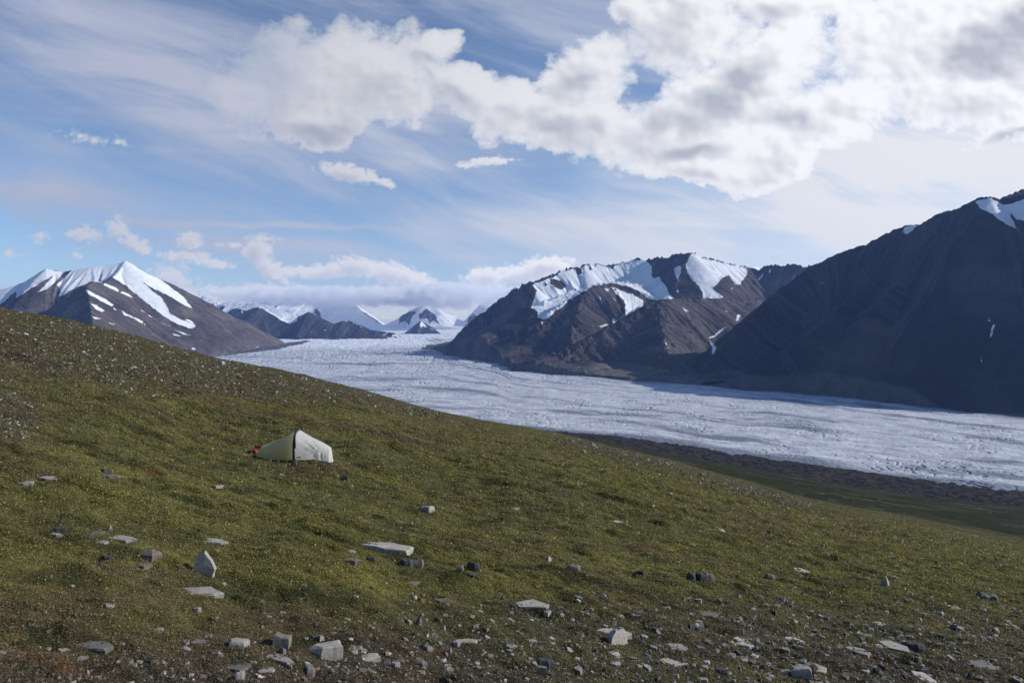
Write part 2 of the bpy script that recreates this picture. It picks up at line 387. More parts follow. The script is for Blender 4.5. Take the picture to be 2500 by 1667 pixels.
GULLY = [[(1905,562),(1880,585),(1855,605),(1815,635),(1782,645),(1800,668),(1828,700),(1812,745),(1798,740),(1800,700),(1790,665),(1775,640),(1820,615),(1850,590)],[(1988,488),(1968,530),(1948,530),(1962,495)],[(1800,765),(1812,775),(1800,778)]]
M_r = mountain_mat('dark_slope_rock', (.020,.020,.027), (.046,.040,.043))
GULLY0 = 0
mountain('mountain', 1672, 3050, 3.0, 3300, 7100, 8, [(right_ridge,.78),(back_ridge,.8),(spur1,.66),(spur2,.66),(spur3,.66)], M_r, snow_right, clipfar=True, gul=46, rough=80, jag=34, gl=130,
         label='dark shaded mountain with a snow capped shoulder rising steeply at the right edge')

# ---- massif in the middle
ra = [(1088,862,9300),(1108,842,9350),(1127,829,9400),(1184,775,9500),(1241,733,9600),(1295,695,9700)]
cliff = [(1109,826,10300),(1138,798,10350),(1184,760,10400),(1222,733,10500),(1260,706,10600),(1287,690,10600),(1299,693,10500),(1330,683,10350)]
sky_ = [(1295,695,9750),(1330,680,9900),(1356,671,10100),(1372,662,10150),(1404,655,10300),(1425,650,10300),(1438,647,10400),(1456,648,10450),(1480,652,10500),(1513,645,10600),(1535,640,10600),(1555,635,10600),(1575,640,10550),(1592,634,10400),(1615,632,10200),(1650,624,10000),(1688,618,9800),(1708,628,9900),(1739,636,10000),(1777,648,10150),(1808,652,10300),(1834,661,10400),(1873,653,10300),(1900,648,10200),(1950,650,10000),(2000,655,9800),(2120,660,9600)]
peak = [(1688,618,9800),(1696,660,9500),(1706,700,9250),(1722,740,8950)]
rc = [(1310,800,8250),(1335,772,8400),(1383,733,8700),(1433,702,8900),(1471,694,9000),(1509,702,9050),(1547,716,9050),(1590,738,9000)]
rcs = [(1433,702,8900),(1414,750,8450),(1396,800,8000),(1394,850,7600)]
rcs2 = [(1500,702,9000),(1528,760,8500),(1500,810,8100),(1480,850,7700)]
rbr = [(1379,863,6950),(1425,836,7050),(1471,808,7150),(1525,771,7300),(1586,741,7400),(1605,736,7430),(1628,729,7500),(1650,731,7600),(1678,727,7700),(1720,730,7950),(1758,726,8200),(1796,732,8500),(1865,733,9000),(1990,733,9300)]
rbs = [(1601,737,7430),(1612,780,7050),(1624,829,6650),(1628,870,6250),(1634,912,5950)]
mound = [(1185,866,8450),(1215,848,8350),(1240,836,8300),(1262,858,8250)]
hills = [(1235,872,7900),(1275,868,7500),(1335,868,7200),(1375,868,6950),(1420,884,6700)]
sad = [(1225,803,8950),(1262,812,8800),(1300,812,8600)]
basin = [(1320,745,9050),(1370,722,9350),(1440,700,9600),(1530,690,9700),(1600,712,9500),(1650,728,9300)]
tong = [(1330,735,9100),(1322,770,8750),(1322,790,8560)]
def snow_mid(u, v, X, Y, H):
    big_ = [[(650,300),(700,283),(780,255),(840,215),(900,205),(1015,172),(1060,168),(1110,185),(1165,200),(1170,185),(1260,150),(1360,140),(1415,185),(1410,240),(1425,262),(1460,250),(1500,310),(1530,360),(1560,390),(1500,395),(1400,395),(1360,380),(1330,350),(1250,320),(1190,300),(1110,300),(1040,310),(940,370),(880,400),(850,440),(800,470),(760,512),(720,522),(680,508),(690,470),(645,450),(670,380),(680,340)],
     [(1145,310),(1200,330),(1290,360),(1360,400),(1360,430),(1300,470),(1245,500),(1250,460),(1240,400),(1190,360)],[(1075,362),(1086,380),(1104,438),(1088,425)],[(1158,362),(1190,412),(1172,400)],[(1108,318),(1140,328),(1130,345)],
     [(1668,98),(1720,122),(1800,144),(1900,172),(1990,182),(2025,212),(2012,240),(1980,300),(1940,300),(1920,270),(1900,240),(1860,260),(1830,300),(1800,320),(1830,350),(1875,385),(1740,390),(1740,350),(1710,310),(1680,280),(1640,230),(1628,170)],
     [(1590,175),(1602,200),(1582,260),(1588,290),(1565,250),(1553,200)],[(1573,308),(1590,350),(1573,352)],[(2135,222),(2102,272),(2085,272),(2108,240)],[(2178,195),(2162,232),(2152,217)],[(1938,318),(1915,338),(1918,325)],
     [(1160,510),(1200,525),(1182,548),(1163,542)],[(1078,562),(1138,546),(1132,562),(1090,572)],[(1205,500),(1228,500),(1225,518)],[(1022,556),(1052,560),(1040,568)],[(700,533),(722,540),(712,558)],[(640,500),(660,500),(655,508)],[(620,575),(645,575),(640,585)],[(530,560),(550,562),(545,570)],
     [(1600,435),(1640,462),(1650,475),(1632,470)],[(1490,660),(1500,664),(1540,720),(1530,716)],[(1640,480),(1652,484),(1646,488)],[(1885,465),(1898,470),(1890,475)]]
    holes_ = [[(768,262),(842,278),(868,312),(840,330),(790,318),(768,290)],[(913,195),(952,190),(972,228),(940,236)],[(1008,172),(1038,208),(1018,206)],[(725,285),(755,302),(735,308)],[(898,323),(932,325),(925,337)],[(1100,296),(1180,296),(1260,312),(1335,345),(1390,392),(1330,362),(1250,328),(1180,308),(1110,308)],[(1590,640),(1590,640.5),(1591,640)]]
    m = poly_mask(u, v, big_, 2.613, 1050, 580, holes_)
    m = np.maximum(m, poly_mask(u, v, GULLY, 2.613, 1050, 580))
    m = np.where((Y < 8650) & (v < 745) & (u < 1600) & (u > 1330) & (Y < 8300), -20, m)
    hg = H - zglac(Y)
    lit_warm = sstep(-3, 5, poly_mask(u, v, [[(480,545),(540,545),(590,560),(570,600),(560,640),(572,700),(560,700),(540,640),(520,590),(440,590)],[(860,500),(905,520),(880,560),(850,540)],[(1410,705),(1480,715),(1500,740),(1450,720)]], 2.613, 1050, 580, wob=5))  # sunlit brown ground painted as a lighter, warmer rock colour
    trim = sstep(12, -12, hg-(85+20*fbm(u*.012, v*.01, 4, 5)))*sstep(1290, 1380, u)
    floor_ = sstep(40, -20, hg-60-.03*(Y-yfar(u)))
    gr = sstep(-.1, .4, fbm(X/500, Y/500, 4, 78))*sstep(750, 200, hg)*.7*sstep(1350, 1450, u) + sstep(-3, 6, poly_mask(u, v, [[(360,740),(430,690),(500,665),(530,690),(530,730),(480,745)]], 2.613, 1050, 580, wob=3))*.8
    rocky = sstep(0, 3, v-730)*sstep(1610, 1640, u)*sstep(1760, 1700, u)*(Y < 8200)*(Y > 5900)
    return dict(snow=m*.25, scree_lit=np.clip(.8*trim*.7+floor_*.6+rocky*.45, 0, 1), lit_warm=lit_warm*.8, green=gr*(1-trim)*(1-lit_warm))
M_m = mountain_mat('brown_rock', (.040,.036,.043), (.100,.082,.078))
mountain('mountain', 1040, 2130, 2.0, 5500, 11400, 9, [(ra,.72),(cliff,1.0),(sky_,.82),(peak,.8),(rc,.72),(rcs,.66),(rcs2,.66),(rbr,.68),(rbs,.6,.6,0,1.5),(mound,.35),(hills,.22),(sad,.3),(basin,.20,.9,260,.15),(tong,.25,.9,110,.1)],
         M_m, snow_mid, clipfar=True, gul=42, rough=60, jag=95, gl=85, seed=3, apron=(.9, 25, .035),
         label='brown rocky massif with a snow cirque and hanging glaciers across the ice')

# ---- mountain on the left
lr = [(-700,900,9000),(-350,780,9300),(-120,730,9600),(0,709,9900),(57,692,10000),(97,667,10100),(116,657,10100),(135,661,10150),(155,666,10200),(179,661,10250),(223,654,10300),(259,650,10400),(290,646,10450),(308,638,10500),(322,644,10600),(337,656,10700),(363,670,10900),(396,684,11150),(432,707,11450),(462,727,11650),(506,751,12000),(551,778,12300),(611,810,12700),(650,830,12900),(673,840,13000)]
ls = [(308,638,10500),(290,665,10150),(270,683,9800),(256,692,9500),(232,687,9150),(214,699,8850),(217,715,8600),(223,761,8000),(229,805,7300)]
ls2 = [(396,684,11150),(440,760,10600),(480,830,10200)]
def snow_left(u, v, X, Y, H):
    polys = [[(600,195),(750,175),(870,150),(1000,140),(1035,120),(1010,195),(955,240),(905,265),(850,305),(740,297),(715,315),(600,360),(480,425),(500,370),(490,330),(465,320),(530,270)],
     [(-900,600),(0,355),(190,305),(390,180),(480,210),(535,212),(460,300),(400,350),(300,390),(380,320),(440,250),(360,290),(130,435),(140,370),(20,475),(-200,560)],
     [(1030,118),(1080,140),(1130,180),(1220,232),(1330,280),(1440,365),(1520,430),(1582,520),(1500,480),(1400,420),(1340,390),(1290,360),(1340,440),(1370,500),(1400,560),(1480,600),(1610,650),(1570,682),(1450,640),(1330,570),(1220,480),(1120,400),(1040,330),(960,280),(930,260),(970,235),(1015,190)],
     [(865,308),(930,328),(988,365),(970,380),(900,345),(855,322)],[(1000,373),(1060,393),(1102,437),(1040,412),(993,385)],[(715,355),(760,383),(850,428),(938,485),(920,500),(830,453),(740,402),(708,375)],
     [(748,473),(800,488),(860,535),(840,545),(780,517)],[(753,573),(838,600),(780,600)],[(883,626),(972,646),(900,640)],[(998,526),(1060,568),(1150,598),(1254,669),(1180,648),(1090,592),(1018,567)],
     [(1148,513),(1197,552),(1160,538)],[(1213,563),(1264,590),(1225,582)],[(1433,688),(1583,738),(1500,726)],[(1405,713),(1503,743),(1430,735)],[(1568,833),(1607,840),(1602,854),(1570,852)],[(928,506),(967,526),(940,523)],[(1323,626),(1398,657),(1350,645)],[(1230,718),(1268,732),(1240,730)],[(1505,600),(1560,605),(1610,645),(1560,630)]]
    holes_ = [[(1185,305),(1240,340),(1330,395),(1350,440),(1300,400),(1250,370)],[(940,275),(975,300),(1040,345),(1100,400),(1060,385),(990,345),(945,320)]]
    m = poly_mask(u, v, polys, 3.357, 0, 600, holes_, wob=2)
    hg = H-zglac(Y)
    lit = sstep(214, 222, u)  # sunny side of the spur, split at its shadow line
    return dict(snow=m*.25, scree_lit=.45*sstep(260, 60, hg)+.15*lit*(v > 690), lit_warm=.35*lit*sstep(0, .5, fbm(X/900, Y/500, 4, 44)), green=0*u)  # real scree low down; sunlight on the spur painted in as lighter, warmer rock
M_l = mountain_mat('grey_brown_rock', (.046,.043,.047), (.120,.102,.088))
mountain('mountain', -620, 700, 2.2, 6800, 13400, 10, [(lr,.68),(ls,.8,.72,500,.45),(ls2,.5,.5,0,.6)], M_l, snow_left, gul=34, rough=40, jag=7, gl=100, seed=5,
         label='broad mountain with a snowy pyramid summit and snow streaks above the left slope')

# ---- blue peaks up the valley
rd = [(480,800,16500),(520,760,16600),(545,747,16500),(562,756,16400),(578,754,16300),(600,760,16200),(620,753,16100),(635,750,16000),(655,763,16000),(688,784,15900),(708,793,15800),(732,777,15800),(753,763,15800),(777,773,15800),(804,787,15700),(816,792,15700),(836,784,15700),(858,790,15700),(878,797,15600),(902,806,15600),(925,815,15500)]
d1 = [(635,750,16000),(645,790,15600),(655,820,15300)]; d2 = [(753,763,15800),(765,800,15450)]; d3 = [(560,756,16400),(565,800,15800)]
ef = [(440,760,17800),(484,732,17900),(500,722,18000),(521,732,17900),(538,744,17800),(562,737,17600),(603,741,17500),(625,741,17300),(650,744,17200),(685,757,17000),(715,768,16900),(735,782,16700),(790,800,16600)]
def snow_d(u, v, X, Y, H):
    m = poly_mask(u, v, [[(530,410),(600,420),(700,460),(790,496),(812,535),(760,564),(700,538),(560,447),(510,440)],[(375,515),(388,550),(376,585),(366,560)],[(410,463),(424,470),(420,503)],[(443,572),(472,548),(460,566)],[(488,490),(502,490),(490,505)],[(300,435),(342,458),(285,512),(250,500)],[(905,610),(915,625),(912,640)],[(998,590),(1025,610),(1010,608)],[(1190,500),(1242,556),(1285,580),(1270,590),(1220,530)],[(455,630),(480,600),(470,625)]], 2.94, 450, 600, wob=2)
    m = np.where(Y > 16650, 10, m)
    m = np.where((Y > 16650) & (ridged(X/160, Y/260, 4, 91) > .82), -2, m)
    return dict(snow=m*.3)
M_d = mountain_mat('blue_grey_rock', (.036,.036,.042), (.066,.060,.060), bump=14)
mountain('mountain', 420, 960, 1.8, 14900, 18700, 12, [(rd,.62),(d1,.6),(d2,.6),(d3,.62),(ef,.5)], M_d, snow_d, gul=34, rough=36, jag=14, gl=170, seed=7,
         label='row of dark blue peaks with a snowfield behind them up the valley')

# ---- snow mountains wrapped in cloud at the head of the glacier
f1 = [(560,790,22500),(620,750,22800),(655,720,23000),(700,712,23200),(760,735,23000),(790,742,22800),(830,730,22500),(850,731,22400),(868,745,22200),(892,767,21900),(918,784,21600),(945,798,21300)]
f2 = [(950,800,22600),(985,775,22800),(1001,757,22900),(1025,748,22800),(1042,740,22700),(1060,765,22600),(1078,795,22400),(1115,805,22400),(1135,790,22600),(1150,766,22700),(1175,740,22900),(1260,700,23200)]
f3 = [(780,752,21900),(790,775,21600),(800,800,21300)]; f4 = [(1042,742,22700),(1035,780,22200),(1030,800,21900)]
def snow_f(u, v, X, Y, H):
    rk = poly_mask(u, v, [[(640,440),(715,380),(722,410),(670,447)],[(922,482),(962,440),(975,480),(978,525),(940,500)],[(1215,430),(1430,565),(1400,560),(1320,505)],[(1540,520),(1600,475),(1670,468),(1640,520),(1605,575),(1590,540),(1540,565)],[(1680,500),(1740,440),(1800,500),(1842,575),(1790,540),(1770,565),(1740,520),(1700,535)],[(2000,595),(2060,480),(2100,510),(2020,600)]], 2.94, 450, 600, wob=4)
    return dict(snow=np.where(rk > 0, -.25+.6*fbm(X/120, Y/200, 4, 92), 1.))
mountain('mountain', 520, 1300, 2.2, 20100, 24200, 16, [(f1,.5),(f2,.52),(f3,.5),(f4,.5)], M_d, snow_f, gul=40, rough=60, jag=16, gl=240, seed=9, foot=-30,
         label='pale snow mountains half hidden in cloud at the head of the glacier')
nk = [(990,812,19300),(1005,801,19300),(1018,790,19200),(1028,783,19200),(1040,791,19200),(1055,799,19100),(1070,811,19000)]
def snow_n(u, v, X, Y, H):
    return dict(snow=.3*poly_mask(u, v, [[(1700,535),(1722,560),(1745,585),(1725,585),(1712,575),(1700,590),(1688,565)],[(1760,585),(1790,600),(1775,602)]], 2.94, 450, 600, wob=1))
mountain('mountain', 970, 1090, 1.2, 18700, 19900, 10, [(nk,.62)], M_d, snow_n, gul=16, rough=14, jag=8, gl=90, seed=11,
         label='small dark rock peak standing out of the upper glacier')
nk2 = [(860,810,16800),(853,783,17200),(868,790,17000),(888,798,16800),(905,806,16500),(960,813,16300)]
mountain('mountain', 830, 1000, 1.4, 15800, 17700, 12, [(nk2,.6)], M_d, lambda u, v, X, Y, H: dict(snow=.5*sstep(.2,.5,fbm(X/200,Y/200,3,15))-.2+0*u), gul=16, rough=14, jag=8, gl=90, seed=13,
         label='low rocky spur with snow patches where the upper glacier bends')

# ---- the glacier
vr = np.concatenate([np.linspace(1330, 1200, 24)[:-1], np.linspace(1200, 814.5, 560)]); 
yr = np.concatenate([y_of_v(vr), np.linspace(19500, 26000, 40)])
ur = np.concatenate([np.linspace(-900, -20, 30)[:-1], np.linspace(-20, 2560, 1180), np.linspace(2560, 3400, 60)[1:]])
Ug, Yg = np.meshgrid(ur, yr); Xg = (xray(Ug)*Yg).astype(np.float32); Yg = Yg.astype(np.float32)
Zg = zglac(Yg)
Vg = HV - F*Zg/Yg
T = (Yg-ynear(Ug))/np.maximum(200, yfar(np.maximum(Ug, 1088))-ynear(Ug))        # 0 near edge ... 1 far edge
wp = fbm(Xg/900, Yg/900, 3, 401)*120; wq = fbm(Xg/900, Yg/900, 3, 402)*120
a_, b_ = (Xg*.72-Yg*.69), (Xg*.69+Yg*.72)               # across and along the flow, roughly
blocks = ridged((Xg+wp)/64, (Yg+wq)/64, 4, 411, .6)
cross = ridged((Xg+wp*.5+Yg*.25)/150, (Yg+wq*.5)/38, 3, 421, .6)
zone = sstep(-.3, .45, fbm(Xg/1500, Yg/1500, 3, 431) + .25)
far_f = np.clip(Yg/3500, 1, 4)
amp = (2.9+5.5*zone)*np.minimum(far_f, 2.4)
blocksF = ridged((Xg+wp)/150, (Yg+wq)/210, 3, 441, .6)
cr1 = ridged((Xg+wp*.6)/58, (Yg+wq*.6)/70, 2, 413, .4); cr2 = ridged((Xg+wp*.5+Yg*.3)/110, (Yg+wq*.5)/34, 2, 423, .4)
pat = .25+.75*sstep(-.15, .35, fbm(Xg/260, Yg/330, 3, 458))
hgt = amp*pat*(-1.1*sstep(.80, .99, cr1) - .9*sstep(.82, .99, cr2) + .22*fbm(Xg/40, Yg/40, 3, 456)) + 16*fbm(Xg/420, Yg/300, 3, 451) \
      + 20*sstep(6000, 9000, Yg)*(.5-blocksF) + 1.6*fbm(Xg/18, Yg/18, 3, 455)
hgt *= sstep(25000, 17000, Yg)*.9+.1
Zg = Zg + hgt
# colour fields: dirt along the edges and in bands that follow the flow, cracks, white snow up the valley; sun and cloud-shadow contrast painted into snow and bands
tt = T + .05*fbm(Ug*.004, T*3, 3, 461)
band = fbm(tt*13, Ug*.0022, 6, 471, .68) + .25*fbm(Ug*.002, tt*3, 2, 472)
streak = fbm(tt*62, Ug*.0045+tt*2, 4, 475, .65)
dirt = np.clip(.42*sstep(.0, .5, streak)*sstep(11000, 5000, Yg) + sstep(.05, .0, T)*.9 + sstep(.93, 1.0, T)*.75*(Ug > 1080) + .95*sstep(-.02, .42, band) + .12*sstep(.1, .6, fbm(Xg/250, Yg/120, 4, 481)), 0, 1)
crack = np.clip(sstep(.84, .98, cr1)*.9 + sstep(.85, .98, cr2)*.8 + .35*sstep(.5, .9, blocks), 0, 1)*(.35+.65*zone)*pat*sstep(15000, 8000, Yg)
med_ = poly_mask(Ug, Vg, [[(170,786),(280,778),(480,738),(640,708),(870,678),(905,684),(800,714),(640,746),(350,778),(240,792),(170,795)]], 2.94, 450, 600, wob=1)
cape = poly_mask(Ug, Vg, [[(-20,650),(60,648),(185,655),(190,720),(150,760),(60,725),(-60,712),(-20,690),(60,680)]], 2.613, 1050, 580, wob=3)
moraine = sstep(-1.2, 1.2, med_) 
gravel = np.clip(sstep(-6, 2, cape)*.8*sstep(-.5, .3, fbm(Xg/200, Yg/160, 4, 491)) + sstep(.99, 1.01, T)*(Ug > 1095)*(Yg < 9600), 0, 1)
lit_snow = np.clip(sstep(858, 838, Vg+10*fbm(Ug*.004, Vg*.05, 3, 495)), 0, 1)  # white upper snow, with the sunlit far zone painted into its colour
m, t, b = material('glacier_ice')
tc = t.new('ShaderNodeTexCoord').outputs['Object']
n1 = t.noise(tc, .012, 8, .62); n2 = t.noise(tc, .06, 6, .65)
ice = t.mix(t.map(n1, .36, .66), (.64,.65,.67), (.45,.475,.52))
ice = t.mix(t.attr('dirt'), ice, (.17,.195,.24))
ice = t.mix(t.attr('lit_snow'), ice, t.mix(t.map(n1, .35, .7), (.92,.92,.92), (.60,.63,.67)))
ice = t.mix(t.math('MULTIPLY', t.attr('crack'), .7), ice, (.13,.17,.23))
ice = t.mix(t.map(n2, .5, .8, 0, .35), ice, (.14,.16,.19))
ice = t.mix(t.attr('moraine'), ice, t.mix(n2, (.05,.047,.05), (.12,.11,.105)))
t.put(b.inputs['Base Color'], ice); b.inputs['Roughness'].default_value = .7; b.inputs['Specular IOR Level'].default_value = .25
bp = t.new('ShaderNodeBump'); bp.inputs['Distance'].default_value = 3.2; bp.inputs['Strength'].default_value = .7
t.l.new(t.math('ADD', n1, t.math('MULTIPLY', n2, .45)), bp.inputs['Height']); t.l.new(bp.outputs[0], b.inputs['Normal'])
co = np.stack([Xg, Yg, Zg], 2).reshape(-1, 3)
gl = fast_mesh('glacier', co, grid_idx(*Xg.shape), 4, m, {k: np.asarray(v_, np.float32).ravel() for k, v_ in dict(dirt=dirt, crack=crack, moraine=np.maximum(moraine, gravel), lit_snow=lit_snow).items()})
tag(gl, 'wide crevassed grey white glacier sweeping down the valley', kind='structure')
# ================================================================ the slope the camera stands on
SI = UT([(-900,560),(-400,655),(0,745),(120,770),(250,797),(380,830),(500,865),(600,886),(700,905),(850,940),(950,970),(1060,1003),(1180,1026),(1300,1045),(1400,1066),(1500,1095),(1580,1112),(1650,1128),(1750,1158),(1850,1187),(2000,1232),(2100,1250),(2250,1281),(2500,1335),(2800,1395),(3300,1490)], float)
def vsil(u):
    s = 0
    for k in (-40, -20, 0, 20, 40): s = s + np.interp(np.asarray(u, float)+k, SI[:,0], SI[:,1])
    return s/5
def ysil(u): return np.interp(u, [-800,0,700,1300,2000,2500,3300], [120,130,170,230,170,125,110])
def base_z(x, y):
    x = np.asarray(x, float); y = np.maximum(np.asarray(y, float), .3)
    u = np.clip(x/y, -1.35, 1.35)*F + CU
    vs, ys = vsil(u), ysil(u); zs = (HV-vs)/F
    D = np.interp(u, [-400,300,700,1250,2000,2600], [1.0,1.5,1.75,1.25,.9,.7])
    hh = (1.62 + D*np.exp(-(np.log(y/21)/.62)**2))*np.maximum(0, 1-(y/ys)**1.3)
    zn = y*zs - hh
    q0, q1 = x+8.0, y-24.6; zn = zn + np.where(q0 > 0, .30, .19)*q0*np.exp(-(q0*q0+.8*q1*q1)/8.5)      # the shelf the tent is pitched on
    # beyond the crest: a drop, then the lower slope, the moraine and the ice edge
    left = sstep(1330, 1200, u)
    k1 = 330.; z1 = k1*(zs - .022 - .05*left)
    vm = np.interp(u, MO[:,0], MO[:,1]); ye = ynear(u); ym = ye*.74
    zm = ym*((HV-vm)/F - .02*left); ze = np.full(u.shape, -506.)
    zf = np.where(y < k1, ys*zs + (z1-ys*zs)*np.clip((y-ys)/(k1-ys), 0, 1)**1.15,
         np.where(y < ym, z1+(zm-z1)*(y-k1)/(ym-k1), np.where(y < ye, zm+(ze-zm)*(y-ym)/(ye-ym), ze-.35*(y-ye))))
    return np.where(y < ys, zn, zf), u, ys, ym, ye
def ground_z(x, y):
    z, u, ys, ym, ye = base_z(x, y)
    yc = np.maximum(y, 1.5); near = np.clip(yc/6, .35, 1)
    n = .055*near*fbm(x/.55, y/.42, 3, 501) + .15*near*billow(x/1.9, y/1.3, 3, 511)*sstep(200, 40, y) \
        + .030*fbm(x/.2, y/.16, 2, 515)*sstep(40, 10, y) + .26*fbm(x/5, y/3.6, 4, 521)*sstep(3, 14, y) - .22*sstep(.55, .95, ridged(x/11+y/30, y/4.2, 3, 523))*sstep(12, 30, y)
    n = n + sstep(25, 90, y)*(.55*fbm(x/16, y/13, 4, 531) - .5*ridged(x/40, y/14+x/90, 3, 541)*sstep(1300, 500, u)) 
    n = n + sstep(220, 500, y)*(4*fbm(x/90, y/70, 5, 551)) 
    mor = sstep(ym*.93, ym*1.02, y)*sstep(1250, 1330, u)
    n = n + mor*(14*ridged(x/110, y/90, 4, 561)*1 + 5*fbm(x/30, y/26, 3, 565) - 7)*sstep(ye*1.05, ye*.97, y)
    return z + n
def rocky_field(u, v, x, y):
    n = fbm(x/2.2, y/1.6, 3, 601); nf = fbm(x/14, y/9, 3, 611)
    bottom = sstep(1440, 1600, v + 70*n + np.interp(u, [0,700,1000,1600,2500], [-105,-80,25,45,15]))
    upper = 1.25*sstep(-.1, .8, (vsil(u)+np.interp(u, [0,300,700,1300], [160,150,80,30]) - v)/60 + .8*nf)*sstep(1350, 900, u)
    patch = sstep(110, 40, np.hypot((u-0)/1.3, v-1010)+25*n)
    strip = sstep(26, 8, np.abs(v-vsil(u)-14)+8*nf)*sstep(1280, 1420, u)*sstep(2150, 1850, u)
    return np.clip(np.maximum.reduce([bottom, np.clip(upper, 0, 1)*.85, patch, strip*.9]), 0, 1)
def ground_col(u, v, x, y):
    """moss, grass, brown heath, rust, bare earth"""
    s = np.clip(y/10, .5, 12)
    a = fbm(x/1.4, y/1.0, 4, 701); b2 = fbm(x/5.5, y/3.6, 4, 711); c = fbm(x/.5, y/.4, 3, 721); d = fbm(x/24, y/16, 3, 731)
    g1 = np.array((.084,.081,.036)); g2 = np.array((.134,.124,.042)); br = np.array((.100,.075,.048)); ru = np.array((.15,.060,.018)); ye_ = np.array((.150,.150,.022)); dk = np.array((.030,.034,.014)); so = np.array((.060,.050,.040))
    def mixc(c0, c1, f): return c0 + (c1-c0)*np.clip(f, 0, 1)[..., None]
    col = mixc(g1 + 0*x[..., None], g2, .5+.8*a+.4*d)
    col = mixc(col, ye_, sstep(.28, .62, a*.6+c*.5+.25*b2)*.8)
    brown = sstep(-.05, .38, b2*.8+.25*c+.3*d + np.interp(v, [740,1000,1100,1400,1560,1667], [.14,.10,-.08,-.14,.08,.16]) + .2*sstep(1500, 2500, u)*sstep(1450, 1250, v))
    col = mixc(col, br, brown*.85)
    col = mixc(col, ru, sstep(.38, .6, fbm(x/1.1, y/.7, 4, 741)+.25*c-.06+.2*sstep(1450, 1600, v)*sstep(1300, 600, u))*.7)
    col = mixc(col, dk, sstep(.02, .4, fbm(x/.8, y/.55, 4, 751)+.15*c+.3*fbm(x/6, y/4, 3, 755))*.7)
    rf = rocky_field(u, v, x, y)
    col = mixc(col, so, rf*.55)
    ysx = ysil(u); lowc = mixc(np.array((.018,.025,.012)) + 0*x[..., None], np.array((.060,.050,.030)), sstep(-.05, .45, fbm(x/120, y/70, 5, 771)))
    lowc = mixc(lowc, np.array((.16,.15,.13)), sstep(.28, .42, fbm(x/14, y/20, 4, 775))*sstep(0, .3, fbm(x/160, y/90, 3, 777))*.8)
    col = mixc(col, lowc, sstep(.85, 1.5, y/ysx)*.95*sstep(1250, 1350, u))  # dark green lower slope, with cloud shadow put into the colour
    return col
us_ = np.concatenate([np.linspace(-1000, -30, 70)[:-1], np.linspace(-30, 2530, 900), np.linspace(2530, 3450, 70)[1:]])
yr = np.concatenate([np.geomspace(.9, 330, 860)[:-1], np.geomspace(330, 4200, 300)])
Ug, Yg = np.meshgrid(us_, yr); Xg = xray(Ug)*Yg
Zg = ground_z(Xg, Yg); Vg = HV - F*Zg/Yg
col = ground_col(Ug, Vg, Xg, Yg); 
_, uu_, ysg, ymg, yeg = base_z(Xg, Yg)
mor = (sstep(ymg*.94, ymg*1.0, Yg + 190*fbm(Xg/170, Yg/170, 5, 801, .6)) * sstep(1180, 1300, Ug)).astype(np.float32)
rkf = rocky_field(Ug, Vg, Xg, Yg).astype(np.float32)
m, t, b = material('tundra_ground')
tc = t.new('ShaderNodeTexCoord').outputs['Object']
n1 = t.noise(tc, 9, 6, .65); n2 = t.noise(tc, 45, 5, .65); n3 = t.noise(tc, .035, 8, .65); n0 = t.noise(tc, 1.1, 6, .65)
gc = t.attr('col', False)
gc = t.mix(1.0, gc, t.mix(t.map(n1, .3, .72), (.55,.55,.55), (1.45,1.45,1.4)), 'MULTIPLY')
gc = t.mix(1.0, gc, t.mix(t.map(n0, .3, .72), (.62,.62,.6), (1.35,1.33,1.25)), 'MULTIPLY')
gc = t.mix(t.map(n2, .25, .45, .6, 0), gc, (.018,.016,.010))
n4 = t.noise(tc, .16, 5, .7); morc = t.mix(t.map(n3, .38, .62), (.010,.010,.011), (.045,.039,.036)); morc = t.mix(t.map(n4, .60, .70), morc, (.17,.17,.18))
gc = t.mix(t.attr('moraine'), gc, morc)
t.put(b.inputs['Base Color'], gc); b.inputs['Roughness'].default_value = .95; b.inputs['Specular IOR Level'].default_value = .04
bp = t.new('ShaderNodeBump'); bp.inputs['Distance'].default_value = .05; bp.inputs['Strength'].default_value = .8
t.l.new(t.math('ADD', n1, t.math('MULTIPLY', n2, .4)), bp.inputs['Height'])
bp2 = t.new('ShaderNodeBump'); bp2.inputs['Distance'].default_value = 6; t.put(bp2.inputs['Strength'], t.attr('far'))
t.l.new(n3, bp2.inputs['Height']); t.l.new(bp.outputs[0], bp2.inputs['Normal']); t.l.new(bp2.outputs[0], b.inputs['Normal'])
co = np.stack([Xg, Yg, Zg], 2).reshape(-1, 3)
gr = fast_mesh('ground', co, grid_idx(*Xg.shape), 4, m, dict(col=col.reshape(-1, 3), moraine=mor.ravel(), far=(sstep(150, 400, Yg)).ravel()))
tag(gr, 'mossy green and brown tundra hillside falling away to the right', kind='structure')
# depth at which the ground shows at a given pixel
_gv = np.minimum.accumulate(Vg[(Yg[:, 0] < 330)], axis=0); _gyr = yr[yr < 330]
def ground_at(u, v):
    u = np.atleast_1d(np.asarray(u, float)); v = np.atleast_1d(np.asarray(v, float)); out = np.empty(len(u))
    ci = np.clip(np.searchsorted(us_, u), 0, len(us_)-1)
    for i in range(len(u)):
        out[i] = np.interp(-v[i], -_gv[:, ci[i]], _gyr)
    return out
def ground_at_many(u, v):
    ci = np.clip(np.searchsorted(us_, u), 0, len(us_)-1); out = np.empty(len(u))
    o = np.argsort(ci, kind='stable'); cs = ci[o]; st = np.flatnonzero(np.r_[True, cs[1:] != cs[:-1]]); en = np.r_[st[1:], len(cs)]
    for a, b_ in zip(st, en):
        k = o[a:b_]; out[k] = np.interp(-v[k], -_gv[:, cs[a]], _gyr)
    return out

